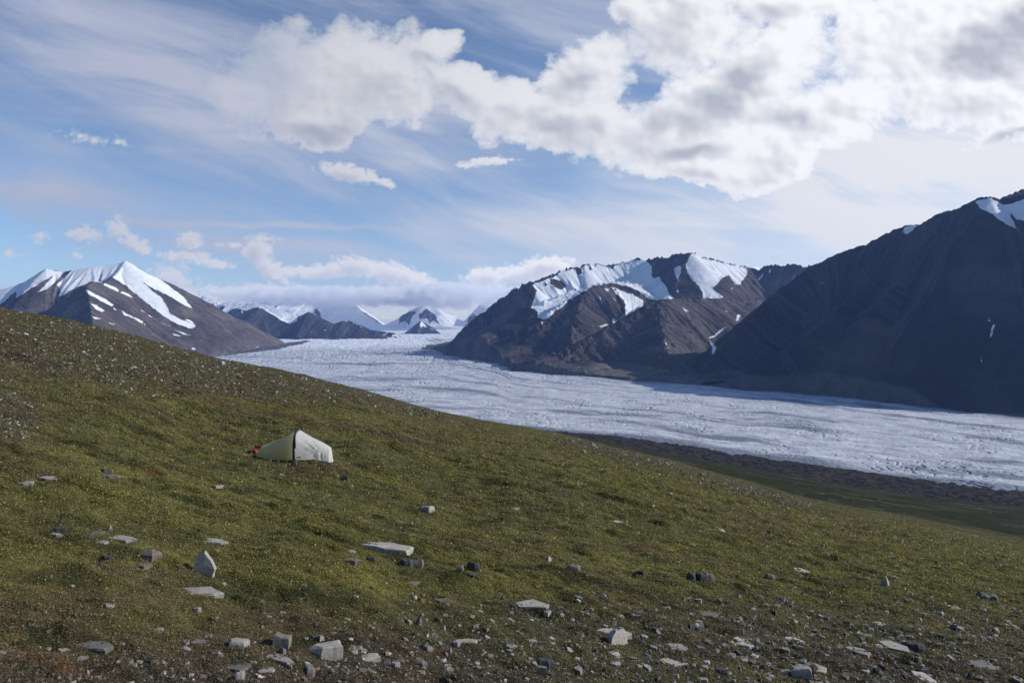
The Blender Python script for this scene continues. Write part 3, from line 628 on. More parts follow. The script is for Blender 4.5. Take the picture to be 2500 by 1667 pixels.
# ---------------------------------------------------------------- low leafy cover
def scatter_uv(n, vmin=0, seed=0):
    r = np.random.default_rng(seed)
    u = r.uniform(-60, 2560, n); v = r.uniform(0, 1, n); vs = vsil(u)-3
    v = vs + (1720-vs)*v**.92
    y = ground_at_many(u, v)*np.exp(r.normal(0, .004, n)); x = xray(u)*y
    k = (y < 200) & (y > 1.4) & ((x/y*F+CU) == (x/y*F+CU)); return x[k], y[k], u[k], v[k]
x, y, u, v = scatter_uv(1400000, seed=11)
r = np.random.default_rng(12)
rf = rocky_field(u, v, x, y); keep = r.uniform(0, 1, len(x)) > rf*.22 + .28*sstep(.0, .5, fbm(x/.9, y/.7, 3, 901)); x, y, u, v = x[keep], y[keep], u[keep], v[keep]
n = len(x); z = ground_z(x, y)
size = np.maximum(.0052, .0013*y)*np.exp(r.normal(0, .35, n))
size = np.minimum(size, .15)
c = ground_col(u, v, x, y)
c = c*np.exp(r.normal(.10, .30, n))[:, None]*1.58
hue = r.uniform(0, 1, n); c[hue < .08] *= (1.35, .9, .8); c[hue > .95] *= (1.2, 1.3, 1.15)
ctr = np.stack([x, y, z + size*r.uniform(.0, .9, n)], 1)
d1 = r.normal(0, 1, (n, 3)); d1[:, 2] = np.abs(d1[:, 2])*.55+.12; d1 /= np.linalg.norm(d1, axis=1)[:, None]
d2 = r.normal(0, 1, (n, 3)); d2[:, 2] *= .6; d2 -= d1*(d1*d2).sum(1)[:, None]; d2 /= np.linalg.norm(d2, axis=1)[:, None]
wd = (size*r.uniform(.28, .6, n))[:, None]; ln = (size*r.uniform(.7, 1.3, n))[:, None]
co = np.stack([ctr - d2*wd, ctr + d2*wd, ctr + d1*ln], 1).reshape(-1, 3)
m, t, b = material('leaf')
t.l.new(t.attr('col', False), b.inputs['Base Color']); b.inputs['Roughness'].default_value = .5; b.inputs['Specular IOR Level'].default_value = .3
tr = t.new('ShaderNodeBsdfTranslucent'); t.l.new(t.mix(1.0, t.attr('col', False), (1.25, 1.3, .8), 'MULTIPLY'), tr.inputs[0])
ms = t.new('ShaderNodeMixShader'); ms.inputs[0].default_value = .35; t.l.new(b.outputs[0], ms.inputs[1]); t.l.new(tr.outputs[0], ms.inputs[2])
t.l.new(ms.outputs[0], m.node_tree.nodes['Material Output'].inputs[0])
gs = fast_mesh('ground_cover', co, np.arange(n*3, dtype=np.int32), 3, m, dict(col=np.repeat(c, 3, 0)), smooth=False)
tag(gs, 'low leafy tundra plants, moss and heath covering the slope', 'ground cover', kind='stuff')
# ================================================================ stones
def stone_mat(name, c0, c1, c2):
    m, t, b = material(name)
    tc = t.new('ShaderNodeTexCoord').outputs['Object']; oi = t.new('ShaderNodeObjectInfo').outputs['Random']
    v_ = t.vmath('ADD', tc, t.vmath('SCALE', (7., 3., 5.), sc_=oi))
    n1 = t.noise(v_, 9, 6, .65); n2 = t.noise(v_, 40, 5, .7); n3 = t.noise(t.mapping(v_, (0,0,0), (.3,.2,.5), (6, 40, 30)), 1.2, 4, .6)
    c = t.mix(t.map(n1, .35, .68), c0, c1)
    c = t.mix(t.map(n3, .52, .72, 0, .6), c, c2); c = t.mix(t.map(n2, .52, .75, 0, .6), c, tuple(x*.5 for x in c0))
    c = t.mix(t.map(oi, 0, 1, 0, .35), c, tuple(x*.55 for x in c0))
    t.put(b.inputs['Base Color'], c); b.inputs['Roughness'].default_value = .72; b.inputs['Specular IOR Level'].default_value = .35
    bp = t.new('ShaderNodeBump'); bp.inputs['Distance'].default_value = .012; bp.inputs['Strength'].default_value = .8
    t.l.new(t.math('ADD', n1, t.math('MULTIPLY', n2, .5)), bp.inputs['Height']); t.l.new(bp.outputs[0], b.inputs['Normal'])
    return m
SM = dict(p=stone_mat('pale_stone', (.30,.275,.235), (.43,.40,.35), (.28,.22,.15)), w=stone_mat('white_stone', (.42,.39,.34), (.54,.51,.46), (.34,.28,.21)),
          g=stone_mat('grey_stone', (.13,.12,.105), (.22,.205,.18), (.18,.145,.10)), d=stone_mat('dark_stone', (.035,.036,.036), (.075,.075,.072), (.09,.08,.06)),
          b=stone_mat('brown_stone', (.12,.095,.075), (.20,.165,.13), (.25,.21,.16)))
def stone_geo(w, d, h, seed, kind='f'):
    """an angular plate or block: irregular outline, several rings, broken top"""
    r = np.random.default_rng(seed); n = int(r.integers(5, 9))
    if kind == 'c': n = 4
    if kind == 't': n = 3 + int(r.integers(0, 2))
    an = np.sort((np.arange(n)+r.uniform(-.32, .32, n))*2*np.pi/n) if kind != 'c' else np.array([.7, 2.3, 3.9, 5.5])
    rad = r.uniform(.72, 1.18, n) if kind != 'c' else np.full(n, 1.25)
    px = np.cos(an)*rad*w/2; py = np.sin(an)*rad*d/2
    # put a point on each side so edges are not ruler straight
    qx = []; qy = []
    for i in range(n):
        j = (i+1) % n; qx += [px[i], (px[i]+px[j])/2*r.uniform(.93, 1.06)]; qy += [py[i], (py[i]+py[j])/2*r.uniform(.93, 1.06)]
    px, py = np.array(qx), np.array(qy); n = len(px)
    tilt = r.uniform(-.25, .25, 2)*h/max(w, d)*1.6
    rings = [(0, 1.0), (.5, 1.02), (.88, .98), (1.0, .93)] if kind != 't' else [(0, 1.0), (.5, .72), (.85, .4), (1.0, .16)]
    if kind == 'b': rings = [(0, 1.0), (.45, .98), (.85, .9), (1.0, .74)]
    if kind == 'r': rings = [(0, 1.0), (.4, .96), (.75, .74), (1.0, .45)]
    V = []; Fc = []
    for k, (zf, s_) in enumerate(rings):
        js = 1 + r.normal(0, .035 if kind != 'c' else .012, n)
        zz = zf*h + r.normal(0, .05*h, n)*(k > 0) + (px*tilt[0]+py*tilt[1])*zf
        for i in range(n): V.append((px[i]*s_*js[i], py[i]*s_*js[i], zz[i] - (h*.5+.14*w if k == 0 else 0)))
    for k in range(len(rings)-1):
        for i in range(n):
            a = k*n+i; b_ = k*n+(i+1) % n; Fc += [(a, b_, b_+n, a+n)]
    top = (len(rings)-1)*n; cx, cy_ = r.uniform(-.15, .15)*w, r.uniform(-.15, .15)*d
    V.append((cx, cy_, h*(1+r.uniform(-.04, .07)) + cx*tilt[0] + cy_*tilt[1])); c = len(V)-1
    for i in range(n): Fc.append((top+i, top+(i+1) % n, c))
    return V, Fc
def gnormal(x, y, e=.25):
    z = [float(base_z(np.array([x+a]), np.array([y+b]))[0][0]) for a, b in ((e, 0), (-e, 0), (0, e), (0, -e))]
    return Vector((-(z[0]-z[1])/(2*e), -(z[2]-z[3])/(2*e), 1)).normalized()
def put_stone(u0, u1, v0, v1, kind, tone, label, group=None, seed=0):
    uc = (u0+u1)/2; wpx = u1-u0; hpx = v1-v0
    vb = v1 - (hpx*.25 if kind == 'f' else 1)
    y = float(ground_at(uc, vb)[0]); x = float(xray(uc))*y; k = y/F
    W = wpx*k; Hh = hpx*k
    phi = max(.12, math.asin(min(1, 1.62/max(y, 1.7))) + .03)          # how steeply the slope is seen
    if kind == 'f':
        
        nn = gnormal(x, y); nn = (nn + Vector((0, -.10, 0))).normalized(); ray = Vector((x, y, float(ground_z(np.array([x]), np.array([y]))[0]))).normalized()
        gz_ = max(.10, math.asin(abs(ray.dot(nn)))); T_ = min(max(.06*W, .010), .4*Hh); D_ = min(max((Hh-T_)/math.sin(gz_), .45*W), 1.35*W)
    elif kind == 's': T_ = W*.9; D_ = Hh
    else: T_ = Hh*(.85 if kind in 'tc' else .62); D_ = W*.8
    if kind == 's':      # upright plate with a pointed top, leaning back a little
        ol = [(-.50,-.25),(-.52,0),(-.40,.30),(-.36,.72),(-.22,.86),(.0,1.0),(.18,.76),(.30,.62),(.50,.22),(.42,.02),(.40,-.25)]
        V = []; n_ = len(ol)
        for yy2, sc2 in ((-.10, .97), (-.03, 1.02), (.08, 1.0), (.16, .9)):
            V += [(a_*W*sc2, yy2*W + .22*b_*Hh + .03*W*math.sin(7*a_+5*b_), b_*Hh*sc2) for a_, b_ in ol]
        Fc = [(k*n_+i, k*n_+(i+1) % n_, (k+1)*n_+(i+1) % n_, (k+1)*n_+i) for k in range(3) for i in range(n_)]
        V.append((.02*W, -.135*W+.1*Hh, .42*Hh)); Fc += [(i, len(V)-1, (i+1) % n_) for i in range(n_)]; Fc.append(tuple(range(3*n_, 4*n_)))
    else: V, Fc = stone_geo(W, D_, T_, seed, {'f': 'f', 'b': 'b', 'c': 'c', 't': 't', 'r': 'r'}[kind])
    o = mesh_from('stone', V, Fc, SM[tone])
    z = float(ground_z(np.array([x]), np.array([y]))[0])
    nrm = gnormal(x, y) if kind != 's' else Vector((0, 0, 1))
    r = np.random.default_rng(seed+9)
    if kind == 'f': nrm = (nrm + Vector((r.normal(0, .03), -.10+r.normal(0, .025), 0))).normalized()
    nrm.x *= .35; nrm.normalize()
    q = Vector((0, 0, 1)).rotation_difference(nrm)
    from mathutils import Quaternion
    q = q @ Quaternion((0, 0, 1), r.uniform(-.3, .3) if kind in 'fs' else r.uniform(-.25, .25))
    o.rotation_mode = 'QUATERNION'; o.rotation_quaternion = q
    o.location = (x, y + (D_*.35 if kind not in 'fs' else 0), z - (T_*.35 if kind == 'f' else 0))
    tag(o, label, 'stone', group or 'loose stones scattered over the slope')
    return o
ST = [(461,520,1355,1407,'s','p','upright pointed slab with a dark crack standing in the moss'),
(406,541,1435,1458,'f','p','long pale slab lying just below the upright pointed slab'),
(160,266,1574,1592,'f','g','long grey slab near the rusty moss at the lower left'),
(128,168,1586,1601,'f','p','short pale slab touching the left end of the long grey slab'),
(174,199,1606,1622,'f','p','small pale stone under the long grey slab at lower left'),
(540,597,1572,1592,'b','p','rounded pale block left of the cube shaped stone'),
(656,698,1562,1593,'c','g','cube shaped grey stone standing near the bottom edge'),
(735,834,1582,1622,'b','p','big pale boulder with a dark front right of the cube shaped stone'),
(844,926,1592,1624,'f','p','pale wedge slab on its side right of the big pale boulder'),
(520,605,1614,1645,'f','g','broad grey slab below the rounded pale block'),
(612,668,1630,1653,'f','p','pale narrow slab left of the bottom white stone pile'),
(562,585,1646,1672,'b','w','bright white stone cut by the bottom edge of the photo'),
(297,314,1620,1635,'t','w','tiny white pointed stone alone in brown heath at lower left'),
(245,273,1474,1489,'f','p','small pale stone left of the long pale slab'),
(457,482,1489,1504,'b','p','small pale round stone under the long pale slab'),
(363,392,1536,1549,'f','p','small pale stone above the rusty moss patch'),
(312,383,1343,1372,'r','b','weathered brown hump of rock sunk in the moss left of the upright slab'),
(327,365,1366,1387,'f','b','brown plate at the foot of the weathered hump'),
(250,325,1307,1323,'f','p','wide pale plate in the cluster at the left'),
(218,264,1320,1333,'f','p','pale plate overlapping the front of the wide pale plate'),
(207,245,1294,1313,'f','g','grey plate at the top left of the left cluster'),
(250,266,1287,1301,'t','p','small pointed stone at the top of the left cluster'),
(111,153,1290,1305,'b','d','dark block at the far left of the left cluster'),
(99,142,1303,1310,'f','p','thin pale plate below the dark block at left'),
(459,557,1316,1328,'f','p','long thin plate above and left of the biggest flat slab'),
(54,82,1530,1539,'f','g','small grey plate close to the left edge'),
(505,524,1506,1520,'f','g','small grey plate below right of the long pale slab'),
(429,461,1584,1597,'f','p','pale oval plate between the rusty moss and the rounded block'),
(440,497,1566,1581,'f','g','rough grey plate up left of the rounded pale block'),
(231,264,1361,1372,'b','d','dark stone left of the weathered brown hump'),
(639,716,1606,1623,'f','p','pale plate directly below the cube shaped stone'),
(731,760,1634,1662,'b','g','upright grey stone below the big pale boulder'),
(869,1012,1320,1350,'f','p','biggest flat slab, pale and wide, in the middle of the slope'),
(838,865,1345,1353,'f','p','small plate left below the biggest flat slab'),
(813,882,1363,1376,'f','b','brown plate lying under the left end of the biggest flat slab'),
(886,915,1362,1377,'b','d','small dark block under the biggest flat slab'),
(970,1005,1366,1389,'b','d','dark leaning block left of the pale stones in the middle'),
(999,1033,1370,1391,'b','g','pale rough stone leaning on the dark leaning block'),
(1133,1177,1374,1401,'b','d','big black angular rock in the middle of the slope'),
(1108,1133,1381,1403,'r','b','brown rounded stone left of the big black rock'),
(1137,1165,1399,1410,'f','d','thin dark plate in front of the big black rock'),
(1330,1351,1364,1378,'t','w','white triangular stone standing alone right of centre'),
(1244,1351,1462,1490,'f','p','long broken pale slab with a stepped edge right of centre'),
(1056,1112,1464,1476,'f','b','brown sliver left of the long broken slab'),
(1009,1033,1515,1537,'t','g','grey pointed stone above the gravel in the middle'),
(1146,1169,1530,1548,'b','g','round grey stone left of the middle gravel'),
(1106,1167,1560,1583,'f','p','pale cracked plate in the middle gravel'),
(1022,1060,1589,1602,'b','g','low grey stone left of the pale cracked plate'),
(997,1039,1618,1638,'r','b','brown oval stone near the bottom centre'),
(1460,1540,1538,1558,'f','p','pale plate behind the white triangular plate'),
(1477,1556,1546,1588,'t','w','large bright plate with a raised point in the lower middle'),
(1623,1686,1573,1596,'f','p','pale plate right of the large bright plate'),
(1604,1690,1604,1631,'f','p','wide pale plate with rings low right of centre'),
(1301,1355,1618,1642,'b','d','dark rounded block at the bottom centre'),
(1464,1491,1458,1471,'t','w','small bright pointed stone right of the long broken slab'),
(1014,1064,1238,1255,'b','p','pale blunt stone on the grass down right of the tent'),
(1230,1275,1237,1247,'f','p','thin pale plate on the grass far right of the blunt stone'),
(1498,1529,1272,1280,'f','w','bright thin plate on the far grass'),
(982,1020,1417,1432,'f','g','pair of small grey chips under the dark leaning block'),
(1087,1104,1592,1610,'t','p','slim pale pointed stone near the bottom middle'),
(1311,1336,1640,1661,'c','g','squared grey stone at the bottom edge in the middle'),
(1489,1518,1596,1610,'f','w','small white plate below the large bright plate'),
(1284,1313,1566,1576,'f','p','thin tilted chip in the middle gravel'),
(1387,1426,1385,1399,'b','g','grey stone right of the white triangular stone'),
(1682,1707,1402,1423,'b','d','left one of three dark stones in a row'),
(1705,1731,1402,1424,'b','d','middle one of three dark stones in a row'),
(1725,1752,1401,1426,'b','g','right one of three dark stones in a row, greyer'),
(1875,1902,1405,1422,'b','g','brownish stone right of the three dark stones'),
(1946,1983,1390,1403,'f','w','bright flat chip on the grass at the right'),
(2157,2198,1417,1440,'t','p','pale humped rock on the grass at the right'),
(2400,2442,1453,1471,'r','d','black rounded rock near the right edge'),
(2320,2354,1483,1491,'f','w','thin bright plate left below the black rounded rock'),
(1678,1765,1499,1509,'f','b','long low brown plate above the lower right gravel'),
(1704,1732,1527,1553,'t','g','upright pointed grey stone in the lower right gravel'),
(1682,1703,1530,1548,'b','d','dark wedge beside the upright pointed grey stone'),
(1797,1843,1562,1580,'f','w','bright rectangular plate in the lower right gravel'),
(1854,1887,1569,1587,'f','p','pale square plate right of the bright rectangular plate'),
(1908,1971,1560,1573,'f','w','long bright sliver in the lower right gravel'),
(2084,2136,1583,1605,'f','p','pale ridged plate left of the tilted slabs'),
(2147,2170,1577,1590,'f','p','small oval plate left of the tilted slabs'),
(2166,2234,1568,1597,'f','p','tilted pale slab leaning on the black slab at right'),
(2224,2280,1574,1602,'b','d','black thick slab at the right'),
(2388,2442,1620,1640,'f','g','layered grey slab in the lower right corner'),
(1807,1835,1606,1624,'f','p','pale plate under the bright rectangular plate'),
(1839,1862,1603,1614,'f','w','small bright plate under the pale square plate'),
(1902,1941,1634,1650,'f','g','grey plate near the bottom right of centre'),
(1944,2002,1636,1670,'b','p','large angular block at the bottom edge right of centre'),
(1983,2029,1622,1646,'f','p','pale plate above the large angular bottom block'),
(1749,1788,1641,1660,'b','d','dark block at the bottom edge below the wide pale plate'),
(2159,2178,1632,1651,'b','d','small dark block near the bottom right'),
(2243,2300,1647,1674,'f','w','bright thick plate cut by the bottom edge at right'),
(1918,1939,1594,1605,'f','p','small pale plate under the long bright sliver'),
(2143,2176,1521,1535,'f','p','pale plate on the grass edge above the right gravel'),
(2105,2140,1550,1560,'f','w','bright chip above the pale ridged plate'),
(2251,2270,1518,1530,'t','p','small pointed chip above the black thick slab'),
(1747,1772,1286,1299,'f','w','bright stone on the far grass right of centre'),
(825,844,1163,1176,'c','d','small dark cube shaped stone below the right end of the tent'),
(677,692,1155,1162,'f','w','small bright stone in front of the tent'),
(90,150,1160,1172,'f','p','pale flat slab on the grass at the far left level with the tent'),
(240,290,1156,1167,'f','g','grey flat slab left of the tent'),
(228,262,1146,1156,'b','d','dark stone just behind the grey flat slab left of the tent'),
(36,74,1172,1183,'f','p','pale flat slab nearest the left edge below the tent level'),
(516,542,1184,1192,'f','p','small pale plate on the grass below left of the tent'),
(524,546,878,890,'b','p','square pale block sitting on the skyline of the slope')]
for i, a in enumerate(ST): put_stone(*a[:7], group='notable stones on the slope', seed=100+i)
# smaller loose stones, the ones nobody can tell apart share the label of their patch
REG = [((-20, 760), (1540, 1690), 'small loose stone in the brown heath along the bottom left', 'small stones bottom left', 34),
       ((760, 1500), (1500, 1690), 'small loose stone in the gravel along the bottom middle', 'small stones bottom middle', 54),
       ((1500, 2520), (1500, 1690), 'small loose stone in the gravel along the bottom right', 'small stones bottom right', 62),
       ((950, 2520), (1190, 1480), 'small loose stone on the grass of the right half of the slope', 'small stones on the right grass', 22),
       ((0, 900), (1190, 1500), 'small loose stone on the grass of the left half of the slope', 'small stones on the left grass', 10)]
r = np.random.default_rng(77)
for (ua, ub), (va, vb), lab, grp, cnt in REG:
    for i in range(cnt):
        for _ in range(60):
            u = r.uniform(ua, ub); v = r.uniform(va, vb)
            if v < vsil(np.array([u]))[0]+40: continue
            if all(not (s_[0]-12 < u < s_[1]+12 and s_[2]-8 < v < s_[3]+8) for s_ in ST): break
        wp_ = min(38, 15*math.exp(r.normal(0, .35)))*(1 if va > 1400 else .72); hp_ = wp_*r.uniform(.3, .62)
        kd = r.choice(['f', 'f', 'f', 'f', 'f', 'b', 't', 'r']); tn = r.choice(['p', 'g', 'w', 'd', 'b'], p=[.34, .30, .10, .14, .12])
        put_stone(u-wp_/2, u+wp_/2, v-hp_, v, str(kd), str(tn), lab, grp, seed=900+i+int(ua)+int(va)*3)
# rubble nobody could count
N = 85000
u = r.uniform(-60, 2560, N); vs = vsil(u); v = vs + 3 + (1700-vs)*r.uniform(0, 1, N)
y = ground_at_many(u, v); x = xray(u)*y
rf = rocky_field(u, v, x, y)
keep = (r.uniform(0, 1, N) < .010 + .62*rf**1.6*np.where(v > 1300, .62, 1.5)) & (y < 260) & (y > 1.6); u, v, x, y, rf = u[keep], v[keep], x[keep], y[keep], rf[keep]
n = len(x); z = ground_z(x, y)
spx = np.clip(4.4*np.exp(r.normal(0, .68, n)), 1.3, 24)*np.where(v < 1200, .85, 1.0); spx = np.where(v < 1350, np.minimum(spx, 9), spx); W = spx/F*y*1.15
K = 6; an = (np.arange(K)[None]+r.uniform(-.35, .35, (n, K)))*2*np.pi/K
rad = r.uniform(.7, 1.2, (n, K)); asp = r.uniform(.5, 1., n)[:, None]; rot = r.uniform(0, np.pi, n)[:, None]
ax = np.cos(an)*rad*W[:, None]*.5; ay = np.sin(an)*rad*W[:, None]*.5*asp
bx = ax*np.cos(rot)-ay*np.sin(rot); by = ax*np.sin(rot)+ay*np.cos(rot)
hgt = (W*r.uniform(.08, .30, n))[:, None]; tx = r.normal(0, .22, (n, 1)); ty = r.normal(-.04, .22, (n, 1))
low_ = np.stack([x[:, None]+bx, y[:, None]+by, z[:, None]-hgt*.5 + 0*bx], 2)
sh_ = r.uniform(.65, .95, (n, K))
top = np.stack([x[:, None]+bx*sh_, y[:, None]+by*sh_, z[:, None]+hgt*r.uniform(.75, 1.1, (n, K))+bx*tx+by*ty], 2)
co = np.concatenate([low_, top], 1).reshape(-1, 3); base = (np.arange(n)*2*K)[:, None]
tri = []
for i in range(K):
    j = (i+1) % K; tri += [base+i, base+j, base+K+j, base+i, base+K+j, base+K+i]
for i in range(1, K-1): tri += [base+K, base+K+i, base+K+i+1]
idx = np.concatenate(tri, 1).ravel()
cc = np.array([(.27,.25,.215), (.42,.40,.36), (.15,.14,.125), (.045,.045,.045), (.14,.11,.08)])[r.choice(5, n, p=[.30, .08, .32, .16, .14])]*np.exp(r.normal(0, .2, n))[:, None]
m, t, b = material('rubble_stone'); tc = t.new('ShaderNodeTexCoord').outputs['Object']
t.put(b.inputs['Base Color'], t.mix(1.0, t.attr('col', False), t.mix(t.map(t.noise(tc, 30, 5, .7), .3, .7), (.6,.6,.6), (1.25,1.25,1.25)), 'MULTIPLY')); b.inputs['Roughness'].default_value = .75
o = fast_mesh('rubble', co, idx, 3, m, dict(col=np.repeat(cc, 2*K, 0)), smooth=False)
tag(o, 'fine angular rubble and chips of stone scattered over the slope', 'rubble', kind='stuff')

# ================================================================ the tent
def empty(name, loc, rz=0):
    o = bpy.data.objects.new(name, None); COL.objects.link(o); o.location = loc; o.rotation_euler = (0, 0, rz); return o
def tube(pts, rad, n=8):
    V = []; Fc = []; pts = [Vector(p) for p in pts]
    for i, p in enumerate(pts):
        d = (pts[min(i+1, len(pts)-1)]-pts[max(i-1, 0)]).normalized(); a = d.orthogonal().normalized() if i == 0 else (a - d*a.dot(d)).normalized(); b_ = d.cross(a)
        rr = rad[i] if isinstance(rad, (list, tuple)) else rad
        for k in range(n): V.append(p + a*math.cos(2*math.pi*k/n)*rr + b_*math.sin(2*math.pi*k/n)*rr)
    for i in range(len(pts)-1):
        for k in range(n): Fc.append((i*n+k, i*n+(k+1) % n, (i+1)*n+(k+1) % n, (i+1)*n+k))
    Fc += [tuple(range(n))[::-1], tuple(range((len(pts)-1)*n, len(pts)*n))]
    return V, Fc
ty_ = float(ground_at(716, 1126)[0]); tx_ = float(xray(716))*ty_; S = ty_/F       # metres per picture pixel there
TX, TY = tx_, ty_ + 42*S                       # centre line of the tent
def tz(lx, ly): return float(ground_z(np.array([TX+lx]), np.array([TY+ly]))[0]) - tz0
tz0 = 0; tz0 = tz(0, 0)
tent = empty('tent', (TX, TY, tz0)); tag(tent, 'small pale single hoop tent with a black pole sleeve pitched on the grass', 'tent')
HG = 70*S; WH = 44*S
def section(xc, hw, h, lean=0.0, n=28, p=.72, yc=0):
    out = []
    for i in range(n+1):
        a = math.pi*i/n; cy_, sy_ = -math.cos(a), math.sin(a)
        yy_ = math.copysign(abs(cy_)**.85, cy_)*hw; zz = (sy_**p)*h
        out.append((xc+lean*zz/max(h, .01), yc+yy_, zz))
    return out
SL = section(-100*S, 24*S, 33*S, 12*S, p=.40, yc=-4*S); SH_ = section(0, WH, HG, -3*S); SR = section(76*S, 17*S, 29*S, 0*S, p=.5, yc=4*S)
def panel(A, B, m_=34, sag=.05, wrinkle=0, seed=0):
    V = []; n = len(A)
    for j in range(m_+1):
        s_ = j/m_
        for i in range(n):
            p = [A[i][k]*(1-s_)+B[i][k]*s_ for k in range(3)]
            f = 1 - sag*math.sin(math.pi*s_)*math.sin(math.pi*i/(n-1))**.5
            p[1] *= f; p[2] *= f
            if wrinkle:
                ang = math.atan2(p[2]-.02, (B[0][0]+.05)-p[0]); dd = math.hypot(p[2], B[0][0]-p[0])
                wv_ = math.sin(ang*38+1.5*math.sin(dd*3))*math.exp(-((ang-.45)/.33)**2)*wrinkle*math.exp(-((dd-.5)/.45)**2) + wrinkle*.6*float(fbm(p[0]*5., p[2]*7., 3, seed))*s_
                p[1] += wv_*(-1 if i < n/2 else 1)
            V.append((p[0], p[1], max(p[2], .0) + tz(p[0], p[1])*(1-min(1, max(0, p[2])/.5)) + .035))
    Fc = [(j*n+i, j*n+i+1, (j+1)*n+i+1, (j+1)*n+i) for j in range(m_) for i in range(n-1)]
    return V, Fc
def fabric(name, col, trans, tf=.45, rough=.45):
    m, t, b = material(name); tc = t.new('ShaderNodeTexCoord').outputs['Object']
    n_ = t.noise(tc, 3.5, 4, .6); c = t.mix(t.map(n_, .3, .7), col, tuple(x*.86 for x in col))
    t.put(b.inputs['Base Color'], c); b.inputs['Roughness'].default_value = rough; b.inputs['Specular IOR Level'].default_value = .4
    tr = t.new('ShaderNodeBsdfTranslucent'); tr.inputs[0].default_value = (*trans, 1)
    ms = t.new('ShaderNodeMixShader'); ms.inputs[0].default_value = tf
    t.l.new(b.outputs[0], ms.inputs[1]); t.l.new(tr.outputs[0], ms.inputs[2]); t.l.new(ms.outputs[0], m.node_tree.nodes['Material Output'].inputs[0])
    bp = t.new('ShaderNodeBump'); bp.inputs['Distance'].default_value = .02; bp.inputs['Strength'].default_value = .5; t.l.new(t.noise(tc, 6, 3, .5), bp.inputs['Height']); t.l.new(bp.outputs[0], b.inputs['Normal'])
    return m
F1 = fabric('glow_tinted_fabric', (.74,.71,.52), (.92,.88,.50), .6); F2 = fabric('silver_fabric', (.86,.85,.82), (.85,.82,.72), .45)  # left half: yellow glow from the inner tent tinted into the fabric colour
IN = fabric('yellow_inner_fabric', (.80,.68,.16), (.85,.72,.18), .6, .7)
BK = simple_mat('black_webbing', (.018,.014,.016), .6); RED = simple_mat('red_nylon', (.42,.022,.018), .4, .4, .25, 12); YL = simple_mat('yellow_groundsheet', (.55,.47,.02), .5)
GY = simple_mat('grey_flap', (.13,.13,.15), .6); CORD = simple_mat('cord', (.5,.48,.4), .7); PEG = simple_mat('metal_peg', (.5,.5,.5), .35, .5, .1, 20, .8)
V, Fc = panel(SL, SH_); mesh_from('flysheet', V, Fc, F1, tent, True)['label'] = 'yellowish left half of the flysheet'
V, Fc = panel(SH_, SR, wrinkle=.035, seed=5); mesh_from('flysheet', V, Fc, F2, tent, True)['label'] = 'silvery wrinkled right half of the flysheet'
def cap(Sx, dx):
    n = len(Sx); V = [(x_, y_, z_+.035+tz(x_, y_)*(1-min(1, z_/.5))) for x_, y_, z_ in Sx]; V.append((Sx[0][0]+dx, sum(p[1] for p in Sx)/n, tz(Sx[0][0], 0)+.03)); return V, [(i, i+1, n) for i in range(n-1)]
V, Fc = cap(SL, -.02); mesh_from('end_panel', V, Fc, F1, tent, True)
V, Fc = cap(SR, .10); mesh_from('end_panel', V, Fc, F2, tent, True)
# inner tent
IA = section(-92*S, 15*S, 20*S, 5*S, p=.6); IB = section(-6*S, WH*.78, HG*.84)
V, Fc = panel(IA, IB, 12); mesh_from('inner_tent', V, Fc, IN, tent, True)
# hoop sleeve along the arch, a rolled strap beside it, and the small tab on top
hp = [(p[0], p[1]*1.015, p[2]*1.01+.035+(tz(p[0], p[1])*(1-min(1, p[2]/.5)))) for p in SH_]
hp[0] = (hp[0][0], hp[0][1]-.02, hp[0][2]-.06); hp[-1] = (hp[-1][0], hp[-1][1]+.02, hp[-1][2]-.06)
V, Fc = tube(hp, 2.9*S, 10); mesh_from('pole_sleeve', V, Fc, BK, tent, True)
st_ = [(p[0]+3.2*S+1.8*S*math.sin(i*.5), p[1]-1.6*S, p[2]-.5*S) for i, p in enumerate(hp) if 3 <= i <= 14]
V, Fc = tube(st_, [1.1*S+.9*S*math.sin(math.pi*i/11)+.3*S*(i % 2) for i in range(len(st_))], 8); mesh_from('rolled_door_flap', V, Fc, GY, tent, True)
V, Fc = tube([(hp[14][0]-2*S, 0, HG+.02), (hp[14][0]-1*S, 0, HG+7*S), (hp[14][0], 0, HG+9*S)], [2.6*S, 1.8*S, .5*S], 8); mesh_from('top_tab', V, Fc, BK, tent, True)
# hem cord, groundsheet showing, badge
def hem(A, B): return [(A[0][0]*(1-s_)+B[0][0]*s_, (A[0][1]*(1-s_)+B[0][1]*s_)-.006, tz(A[0][0]*(1-s_)+B[0][0]*s_, A[0][1]*(1-s_)+B[0][1]*s_)+.03) for s_ in [i/12 for i in range(13)]]
V, Fc = tube(hem(SL, SH_), .95*S, 6); mesh_from('hem', V, Fc, BK, tent); V, Fc = tube(hem(SH_, SR), .9*S, 6); mesh_from('hem', V, Fc, BK, tent)
gs_ = hem(SL, SH_); V = []; 
for i, p in enumerate(gs_[2:10]):
    V += [(p[0], p[1]+.03, p[2]-.006), (p[0], p[1]-.035, p[2]-.03 - (.03 if i > 4 else 0)), (p[0], p[1]+.06, p[2]-.05)]
Fc = [(3*i, 3*i+1, 3*i+4, 3*i+3) for i in range(7)] + [(3*i+1, 3*i+2, 3*i+5, 3*i+4) for i in range(7)]; mesh_from('groundsheet', V, Fc, YL, tent)
bx0 = 6*S; yb = -WH*.96-.012
